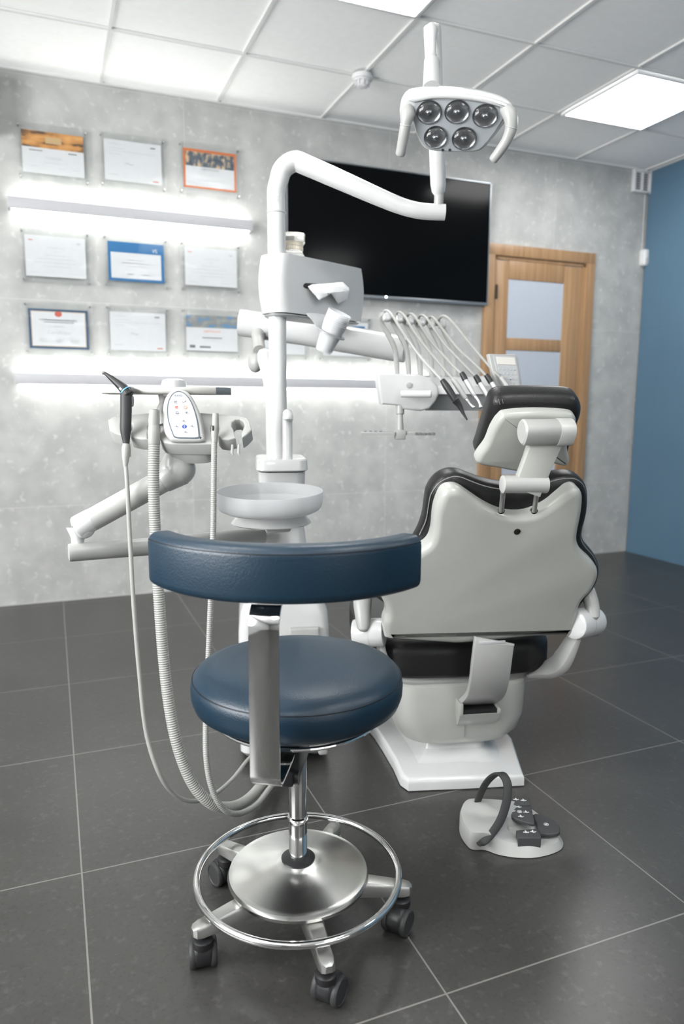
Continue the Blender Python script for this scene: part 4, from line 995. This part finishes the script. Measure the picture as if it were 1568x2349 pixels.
# ================================================================== ASSISTANT CONSOLE
DC = 1.72
co = P(415, 985, DC)
tk = thing('assistant_console', P(415, 1040, DC), 'grey-white assistant console with holders, keypad and steel tray, left of the pole', 'dental console')
cn_r = (RT - Z*RT.z).normalized(); cn_f = Z.cross(cn_r)      # along view
if cn_f.dot(FW) < 0: cn_f = -cn_f
TK = math.radians(38)
fk = Fr(P(415, 985, DC-.01), cn_r, cn_f*math.cos(TK)+Z*math.sin(TK))
def arcn(cx, cy, rx, ry, a0_, a1_, n=7): return [(cx+rx*math.cos(math.radians(a0_+(a1_-a0_)*i/n)), cy-ry*math.sin(math.radians(a0_+(a1_-a0_)*i/n))) for i in range(n+1)]
top = [(247, 962), (262, 953), (342, 946), (457, 945), (545, 952), (565, 957), (572, 966), (577, 984), (566, 996), (555, 1003)]
top += [(553, 992)] + arcn(545, 974, 15, 14, -40, 230) + [(540, 1003)]
top += [(522, 1008), (506, 1006), (499, 998)] + arcn(492, 982, 10, 12, -20, 200) + [(487, 1004), (487, 1017)]
top += [(463, 1018), (395, 1017), (376, 1014), (367, 1006)] + [(366, 992)] + arcn(353, 980, 15, 13, -25, 205) + [(338, 994), (338, 1006)]
top += [(322, 1006), (300, 1001), (300, 988)] + arcn(290, 976, 14, 13, -25, 205) + [(281, 992), (281, 998), (262, 992), (250, 984)]
m = MB().pillow(fk.poly(top, 0), fk, .035, .004, w0=-.036, seg=4, back=.003); cb_ = obj('console_body', m, WHITE2, tk)
m = MB().pillow(fk.poly([(368, 985), (372, 1000), (395, 1014), (465, 1015), (484, 1003), (480, 975), (440, 950), (390, 950)], 3), fk, .035, .012, w0=-.065, seg=4); obj('console_hub', m, WHITE2, tk)
# keypad
TQ = math.radians(66)
fq = Fr(P(420, 1008, DC-.055), cn_r, cn_f*math.cos(TQ)+Z*math.sin(TQ))
kp = [(374, 985), (371, 945), (375, 916), (386, 898), (404, 890), (419, 891), (434, 901), (448, 925), (459, 955), (467, 1000), (464, 1010), (430, 1012), (396, 1011), (385, 1004)]
m = MB().pillow(fq.poly(kp, 3), fq, .030, .008, w0=-.032, seg=4); kb = obj('keypad', m, WHITE2, tk)
ring_ = [(383, 950), (384, 925), (392, 906), (404, 897), (417, 898), (430, 908), (442, 928), (453, 962), (458, 998), (455, 1005), (430, 1005.5), (402, 1004), (395, 994), (387, 972)]
pr_ = fq.poly(ring_, 3)
m = MB().pillow(pr_, fq, .0012, .0004, w0=-.002, seg=1); obj('keypad_rim', m, PANELR, kb)
pc_ = sum(pr_, V((0, 0)))/len(pr_)
m = MB().pillow([pc_+V(((p.x-pc_.x)*.925, (p.y-pc_.y)*.955)) for p in pr_], fq, .0010, .0003, w0=-.001, seg=1); kf = obj('keypad_face', m, PANELF, kb)
def c1(x, y): return (200+x*.2679, 820+y*.2679)
m = MB(); q = fq.px(*c1(780, 328)); m.text('KAVO', fq, q.x, q.y, .0065, .0003); obj('keypad_logo', m, INK, kb)
def stroke(m, fr, q, pts, w, sc, th=.0006, mi=0):
    m.tube([fr.pt(q.x+a*sc, q.y+b*sc, w) for a, b in pts], th, 6, mi=mi)
chairpic = ([(-1, .1), (-.35, -.05), (.15, -.35), (1, -.1)], [(-.2, .0), (.1, .7)], [(-.1, .6), (.4, .1)])
pics = [((755, 380), INK, ([(-.7, .7), (-.55, -.7), (.55, -.7), (.7, .7)], [(0, .6), (0, -.2)], [(-.25, .1), (0, -.25), (.25, .1)])), ((830, 380), INK, ([(-1, .2), (-.7, -.6), (0, -.6)], [(.2, -.3), (.9, .7)], [(.2, .2), (1.0, .2)])),
        ((763, 428), REDI, ([(-.8, .6), (.7, .6), (.9, .2), (-.9, .2), (-.7, -.1), (.8, -.1)], [(-.6, -.6), (.7, -.6)])), ((840, 428), ORANGE, ([(math.cos(a)*.9, math.sin(a)*.9) for a in [k*math.pi/6 for k in range(13)]], [(0, .4), (0, -.3)])),
        ((770, 473), INK, ([(math.cos(a)*.6, math.sin(a)*.6) for a in [k*math.pi/5 for k in range(11)]], [(-.9, -.7), (.9, -.7)])), ((850, 473), INK, ([(math.cos(a)*.5, math.sin(a)*.5) for a in [k*math.pi/4 for k in range(9)]], [(0, -.4), (.5, 0)], [(-.2, -.3), (.3, .2)])),
        ((825, 545), INK, chairpic), ((765, 592), INK, chairpic), ((897, 590), INK, chairpic), ((840, 640), INK, chairpic)]
for (cxy, mt, st_) in pics:
    q = fq.px(*c1(*cxy)); m = MB(); m.pillow(circ(q.x, q.y, .0044, 18, .0062), fq, .0006, .0002, w0=0., seg=1)
    for s_ in st_: stroke(m, fq, q, s_, .0007, .0042, .0007, 1)
    obj('button', m, [mat('button_face', (.47, .48, .51), .4), mt], kb)
q = fq.px(*c1(832, 592)); m = MB(); m.pillow(circ(q.x, q.y, .0046, 20, .0056), fq, .0008, .0002, w0=0., seg=1)
m.text('LP', fq, q.x, q.y+.0016, .0035, .0008, 1); m.text('0', fq, q.x, q.y-.0018, .0035, .0008, 1); obj('blue_button', m, [BLUEI, PAPER], kb)
# steel tray
fz = P(383, 897, DC+.08)
tz = fz.z
trl = [P(233, 897, DC-.02), P(256, 889, DC+.12), P(530, 889, DC+.12), P(527, 898, DC+.0)]
def tp(x, d): p_ = P(x, 895, d); return V((p_.x, p_.y))
poly = [tp(233, DC-.01), tp(248, DC-.02), tp(495, DC-.0), tp(530, DC+.05), tp(530, DC+.16), tp(252, DC+.16)]
frT = Fr((0, 0, tz-.0045), X_, Y_)
m = MB().pillow(poly, frT, .017, .002, seg=2, back=.002, w0=-.004); obj('steel_tray', m, mat('tray_steel', (.40, .395, .375), .42, metal=.85), tk)
m = MB(); cc = P(399, 890, DC+.04); R = []
for z, w_, d_ in ((-.022, .046, .06), (-.018, .056, .075), (.008, .060, .08), (.018, .054, .074), (.022, .04, .05)):
    R.append([V((cc.x, cc.y, 0))+cn_r*(w_/2*math.cos(2*math.pi*k/28))+cn_f*(d_/2*math.sin(2*math.pi*k/28))+Z*(cc.z+z) for k in range(28)])
m.loft(R); obj('tray_mount', m, WHITE, tk)
m = MB().tube([P(377, 905, DC+.04), P(374, 925, DC+.03), P(366, 950, DC+.02), P(372, 980, DC+.01)], [.016, .009, .011, .02], 16, smooth=4)
m.tube([P(400, 900, DC+.05), P(402, 960, DC+.03)], .018, 20); obj('tray_stem', m, WHITE2, tk)
# clip under the empty holder
m = MB()
for x in (533, 548): m.tube([P(x, 1020, DC-.03), P(x-1, 1040, DC-.03), P(x+2, 1044, DC-.03)], [.003, .0035, .002], 8)
obj('hose_clip', m, WHITE2, tk)
# arm
e0 = P(410, 1040, DC+.03)
m = MB().lathe([(.030, 0), (.033, .006), (.033, .05), (.030, .055)], P(411, 1072, DC+.03)-cn_r*.0+Z*0-cn_f*.0, Z, seg=30)
m = MB(); m.tube([P(408, 1035, DC+.03), P(406, 1055, DC+.03), P(406, 1072, DC+.03)], [.025, .035, .036], 28, smooth=3, dome=.0)
m.sphere(P(412, 1076, DC+.03), .0385, seg=28); m.sphere(P(391, 1077, DC+.03), .029, seg=24); obj('upper_elbow', m, WHITE2, tk)
m = MB().tube([P(415, 1079, DC+.03), P(375, 1102, DC+.03), P(373, 1103, DC+.03), P(215, 1190, DC+.0), P(206, 1195, DC)], [.036, .0305, .0285, .0275, .027], 30); ua = obj('upper_arm', m, WHITE2, tk)
obj('elbow_screw', MB().lathe([(.003, 0), (.003, .002)], P(396, 1070, DC-.0), (CAM-P(396, 1070, DC)), seg=10), MGREY, ua)
m = MB().tube([P(212, 1191, DC), P(185, 1206, DC-.005), P(180, 1209, DC-.005)], [.0275, .0285, .0285], 28, dome=.35); m.sphere(P(192, 1210, DC), .027)
m.tube([P(178, 1210, DC), P(178, 1232, DC), P(178, 1248, DC)], [.027, .016, .014], 22, dome=.0); obj('lower_elbow', m, WHITE, tk)
m = MB().tube([P(158, 1268, DC-.02), P(163, 1267.5, DC-.018), P(340, 1254, 1.84), P(480, 1240, 1.98), P(600, 1229, 2.10)], [.0205, .0215, .0225, .0235, .0245], 30, dome=.08); obj('lower_arm', m, WHITE2, tk)
obj('arm_screw', MB().lathe([(.003, 0), (.003, .002)], P(168, 1208, DC-.03), (CAM-P(168, 1208, DC)), seg=10), MGREY, ua)

# instruments of the console
DI = DC-.035
# black camera handpiece
t = thing('curing_light', P(290, 1025, DI), 'black angled curing light handpiece with blue ring, leftmost on the console', 'dental instrument', 'instruments held in the console')
m = MB().tube([P(290, 1027, DI), P(289, 1010, DI), P(288, 985, DI), P(289, 940, DI), P(289, 905, DI), P(290, 897, DI)], [.0065, .0085, .0128, .0132, .0132, .0128], 24, smooth=4, dome=.35); obj('grip', m, BLACKR, t)
m = MB().tube([P(294, 905, DI), P(284, 892, DI), P(262, 873, DI-.0), P(246, 860, DI), P(240, 856, DI), P(236, 855, DI)], [.0142, .0120, .0075, .0045, .0034, .0035], 22, smooth=4, dome=.5); nz = obj('nozzle', m, BLACKP, t)
pA, pB = P(284, 892, DI), P(262, 873, DI)
obj('blue_ring', MB().tube([P(288.5, 897, DI), P(286.6, 894.8, DI)], [.0140, .0137], 24), mat('ring_blue', (.12, .35, .62), .3), nz)
obj('glass_tip', MB().sphere(P(236, 856, DI-.002), .0038), CLEAR, nz)
fm = Fr(P(276, 891, DI-.0118), (pA-pB), Z); m = MB()
m.box(P(276, 892, DI-.0122), (.0065, .0006, .005), (fm.ex, FW, fm.ey)); obj('emblem', m, FAINT, nz)
obj('side_switch', MB().tube([P(303, 910, DI+.004), P(304, 920, DI+.004), P(303, 930, DI+.004)], .0035, 10, smooth=2, dome=.8), MGREY, t)
m = MB().tube([P(290, 1018, DI), P(289, 1030, DI), P(288, 1050, DI), P(287.5, 1072, DI)], [.0085, .0105, .0085, .0048], 18); m.tube([P(282, 1028, DI+.01), P(283, 1048, DI+.01)], .003, 8); m.tube([P(297, 1028, DI+.01), P(297, 1048, DI+.01)], .003, 8); obj('connector', m, HOSE, t)
m = MB().tube([P(*q) for q in ((288, 1065, DI), (292, 1120, DI), (297, 1220, DI+.01), (306, 1380, DI+.02), (319, 1540, DI+.03), (335, 1680, DI+.03), (365, 1775, DI+.03), (400, 1822, DI+.06), (440, 1838, DI+.10), (485, 1826, DI+.15), (530, 1790, DI+.23), (562, 1750, DI+.30), (590, 1712, DI+.38))] + [uc+ER*(-.07)+Z*.16+EF*.012], [.0048]+[.0052]*12, 16, smooth=10); obj('hose', m, HOSE, t)
# large suction
DS = DC-.04
t = thing('suction_tube', P(353, 1020, DS), 'wide grey corrugated suction hose with thick nozzle beside the keypad', 'dental instrument', 'instruments held in the console')
m = MB().tube([P(354, 941, DS), P(354, 942, DS), P(353, 965, DS), P(353, 978, DS)], [.0118, .0118, .0132, .0125], 24); m.tube([P(353, 976, DS), P(353, 988, DS), P(353, 995, DS), P(353, 1018, DS), P(353, 1021, DS)], [.0125, .0145, .0148, .0138, .0125], 24); nzl = obj('nozzle', m, HOSE, t)
obj('nozzle_bore', MB().lathe([(.0085, 0), (.0085, .0008)], P(354, 940.6, DS), (P(354, 941, DS)-P(354, 960, DS)), seg=20), DARKIN, nzl)
m = corr_tube(MB(), [P(*q) for q in ((353, 1018, DS), (352, 1100, DS), (355, 1200, DS+.01), (363, 1350, DS+.02), (374, 1500, DS+.03), (388, 1620, DS+.03), (408, 1715, DS+.03), (440, 1795, DS+.04), (482, 1842, DS+.06), (525, 1852, DS+.10), (565, 1836, DS+.17), (600, 1800, DS+.27), (630, 1762, DS+.36))] + [uc+ER*(-.02)+Z*.12+EF*.012], .0130, pitch=.0055, amp=.06); obj('hose', m, HOSE, t)
# small suction
t = thing('saliva_ejector', P(491, 1010, DS), 'thin grey corrugated saliva ejector hose right of the keypad', 'dental instrument', 'instruments held in the console')
m = MB().tube([P(494, 948, DS), P(494, 950, DS), P(494, 978, DS), P(493, 980, DS), P(492, 1000, DS), (P(492, 1016, DS))], [.0068, .0075, .0082, .0085, .0085, .0065], 20); ej = obj('nozzle', m, HOSE, t)
obj('slider', MB().box(P(488, 982, DS-.009), (.0035, .003, .012), (RT, FW, UP), bev=.0005), BLACKP, ej)
m = corr_tube(MB(), [P(*q) for q in ((491, 1014, DS), (490, 1100, DS), (489, 1200, DS+.01), (484, 1350, DS+.02), (478, 1500, DS+.03), (472, 1640, DS+.02), (473, 1740, DS+.0), (487, 1812, DS+.0), (515, 1858, DS+.02), (550, 1866, DS+.06), (588, 1846, DS+.13), (615, 1812, DS+.22), (640, 1775, DS+.34))] + [uc+ER*.02+Z*.10+EF*.012], .0068, pitch=.0048, amp=.06); obj('hose', m, HOSE, t)

# ================================================================== FOOT CONTROL
f0 = onz(1085, 1950); f1 = onz(1290, 1945)
tf = thing('foot_control', ((f0.x+f1.x)/2, (f0.y+f1.y)/2+.04, 0), 'white wireless foot control with black hoop handle and dark pedals on the floor', 'foot control')
def fzp(x, y, z): return onz(x, y, z)
# lower outline on the floor and upper outline at height, both closed in the same order
lo = [(1053, 1893), (1055, 1915), (1068, 1937), (1083, 1949), (1112, 1950), (1140, 1960), (1180, 1967), (1220, 1968), (1250, 1963), (1277, 1954), (1290, 1943), (1288, 1925)]
hi = [(1054, 1868, .048), (1060, 1888, .050), (1070, 1903, .052), (1083, 1914, .052), (1118, 1916, .048), (1142, 1930, .030), (1180, 1938, .022), (1215, 1943, .019), (1246, 1944, .016), (1272, 1940, .014), (1284, 1932, .013), (1280, 1918, .014)]
lw = [onz(x, y, .002) for x, y in lo]; hw = [fzp(x, y, z) for x, y, z in hi]
# far side of the body
far_hi = [(1262, 1890, .016), (1232, 1866, .026), (1205, 1848, .036), (1180, 1840, .046), (1140, 1836, .052), (1100, 1834, .055), (1072, 1835, .055), (1058, 1848, .052)]
fh_ = [fzp(x, y, z) for x, y, z in far_hi]
fl2 = [V((p.x, p.y, .002)) + V((.012, .012, 0)) for p in fh_]
LO = catmull(lw+fl2, 3, True); HI = catmull(hw+fh_, 3, True)
cen = sum(HI, V((0, 0, 0)))/len(HI)
cenl = sum(LO, V((0, 0, 0)))/len(LO)
m = MB()
MID = [l.lerp(h, .85) for l, h in zip(LO, HI)]
HI2 = [h.lerp(cen, .05)+Z*.003 for h in HI]
def planeish(h, k): p = h.lerp(V((cen.x, cen.y, h.z)), k); return p+Z*.0035
m.loft([LO, [l.lerp(h, .3) for l, h in zip(LO, HI)], MID, [h for h in [planeish(h, .03) for h in HI]], [planeish(h, .09)+Z*.001 for h in HI], [planeish(h, .45) for h in HI], [planeish(h, .95) for h in HI]])
fb_ = obj('body', m, WHITE2, tf)
# handle hoop
hpts = [(1097, 1937, .03, 0), (1107, 1932, 0, 0), (1125, 1915, 0, 0), (1148, 1880, 0, 0), (1162, 1835, 0, 0), (1163, 1797, 0, 0), (1150, 1776, 0, 0), (1132, 1779, 0, 0), (1112, 1800, 0, 0), (1096, 1835, 0, 0), (1092, 1850, 0, 0)]
dep0 = (onz(1095, 1941, .02)-CAM).dot(FW); dep1 = (fh_[5]-CAM).dot(FW)
n_ = len(hpts); hp_ = [P(x, y, dep0-.016+(dep1-dep0+.016)*(i/(n_-1))**1.3) for i, (x, y, _, _) in enumerate(hpts)]
m = MB(); 
def hw_dir(t_): return ER*1.0
m.strap(hp_, ER, [.014, .017, .019, .021, .022, .022, .022, .021, .019, .018, .016], .0075, smooth=5, bev=.9); obj('hoop_handle', m, BLACKR, tf)
# pads
def pad(name, pts, z, th, mt, sm=2, icons=(), raise_=0):
    frz = Fr((0, 0, z), X_, Y_); q = [onz(x, y, z+th) for x, y in pts]; q = [V((p.x, p.y)) for p in q]
    if sm: q = catmull(q, sm, True)
    o = obj(name, MB().pillow(q, frz, th, .003, w0=0, seg=3), mt, tf)
    m = MB()
    for (x, y, s_) in icons:
        p = onz(x, y, z+th); fq_ = Fr((p.x, p.y, z+th+.0003), ER, EF); c_ = V((0, 0))
        if s_ == 'ring':
            m.tube([fq_.pt(.0055*math.cos(a), .0055*math.sin(a)) for a in [k*math.pi/8 for k in range(16)]], .0006, 6, closed=True); m.tube([fq_.pt(-.003, .001), fq_.pt(.003, .001)], .0006, 6); m.tube([fq_.pt(-.003, -.001), fq_.pt(.003, -.001)], .0006, 6)
        else:
            for st_ in chairpic: m.tube([fq_.pt(a*.007, b*.009) for a, b in st_], .0009, 6)
    if icons: obj('pad_icons', m, PAPER, o)
    return o
pad('rear_pad', [(1168, 1831), (1214, 1834), (1216, 1846), (1172, 1846)], .038, .012, DGREYP, 0, [(1183, 1834, 'c'), (1200, 1836, 'c')])
pad('cross_pad', [(1168, 1862), (1178, 1848), (1200, 1845), (1216, 1846), (1221, 1864), (1226, 1885), (1220, 1889), (1195, 1882), (1174, 1873)], .038, .008, DGREYP, 2, [(1189, 1851, 'c'), (1175, 1860, 'c'), (1206, 1863, 'c'), (1194, 1873, 'c'), (1191, 1862, 'ring')])
pad('speed_pedal', [(1222, 1868), (1240, 1868), (1277, 1885), (1284, 1906), (1272, 1912), (1238, 1911), (1230, 1892)], .024, .008, DGREYP, 2, [(1252, 1891, 'ring')])
pad('front_pad', [(1183, 1904), (1232, 1900), (1241, 1915), (1240, 1922), (1188, 1922)], .016, .026, DGREYP, 0, [(1206, 1909, 'c'), (1222, 1908, 'c')])

# ================================================================== LIGHT, WORLD, CAMERA
w = bpy.data.worlds.new('w'); SC.world = w; w.use_nodes = True
w.node_tree.nodes['Background'].inputs[0].default_value = (.85, .87, .9, 1); w.node_tree.nodes['Background'].inputs[1].default_value = .3
cam = bpy.data.cameras.new('camera'); co_ = bpy.data.objects.new('camera', cam); COL.objects.link(co_)
cam.sensor_fit = 'VERTICAL'; cam.sensor_height = 36; cam.sensor_width = 24; cam.lens = FP*36/IH; cam.clip_start = .05
co_.matrix_world = Matrix(((RT.x, UP.x, -FW.x, CAM.x), (RT.y, UP.y, -FW.y, CAM.y), (RT.z, UP.z, -FW.z, CAM.z), (0, 0, 0, 1)))
cam.dof.use_dof = True; cam.dof.focus_distance = 1.55; cam.dof.aperture_fstop = 3.2
SC.camera = co_
vs = SC.view_settings; vs.view_transform = 'Standard'; vs.look = 'None'; vs.gamma = 1; vs.exposure = 1.42; vs.use_curve_mapping = False
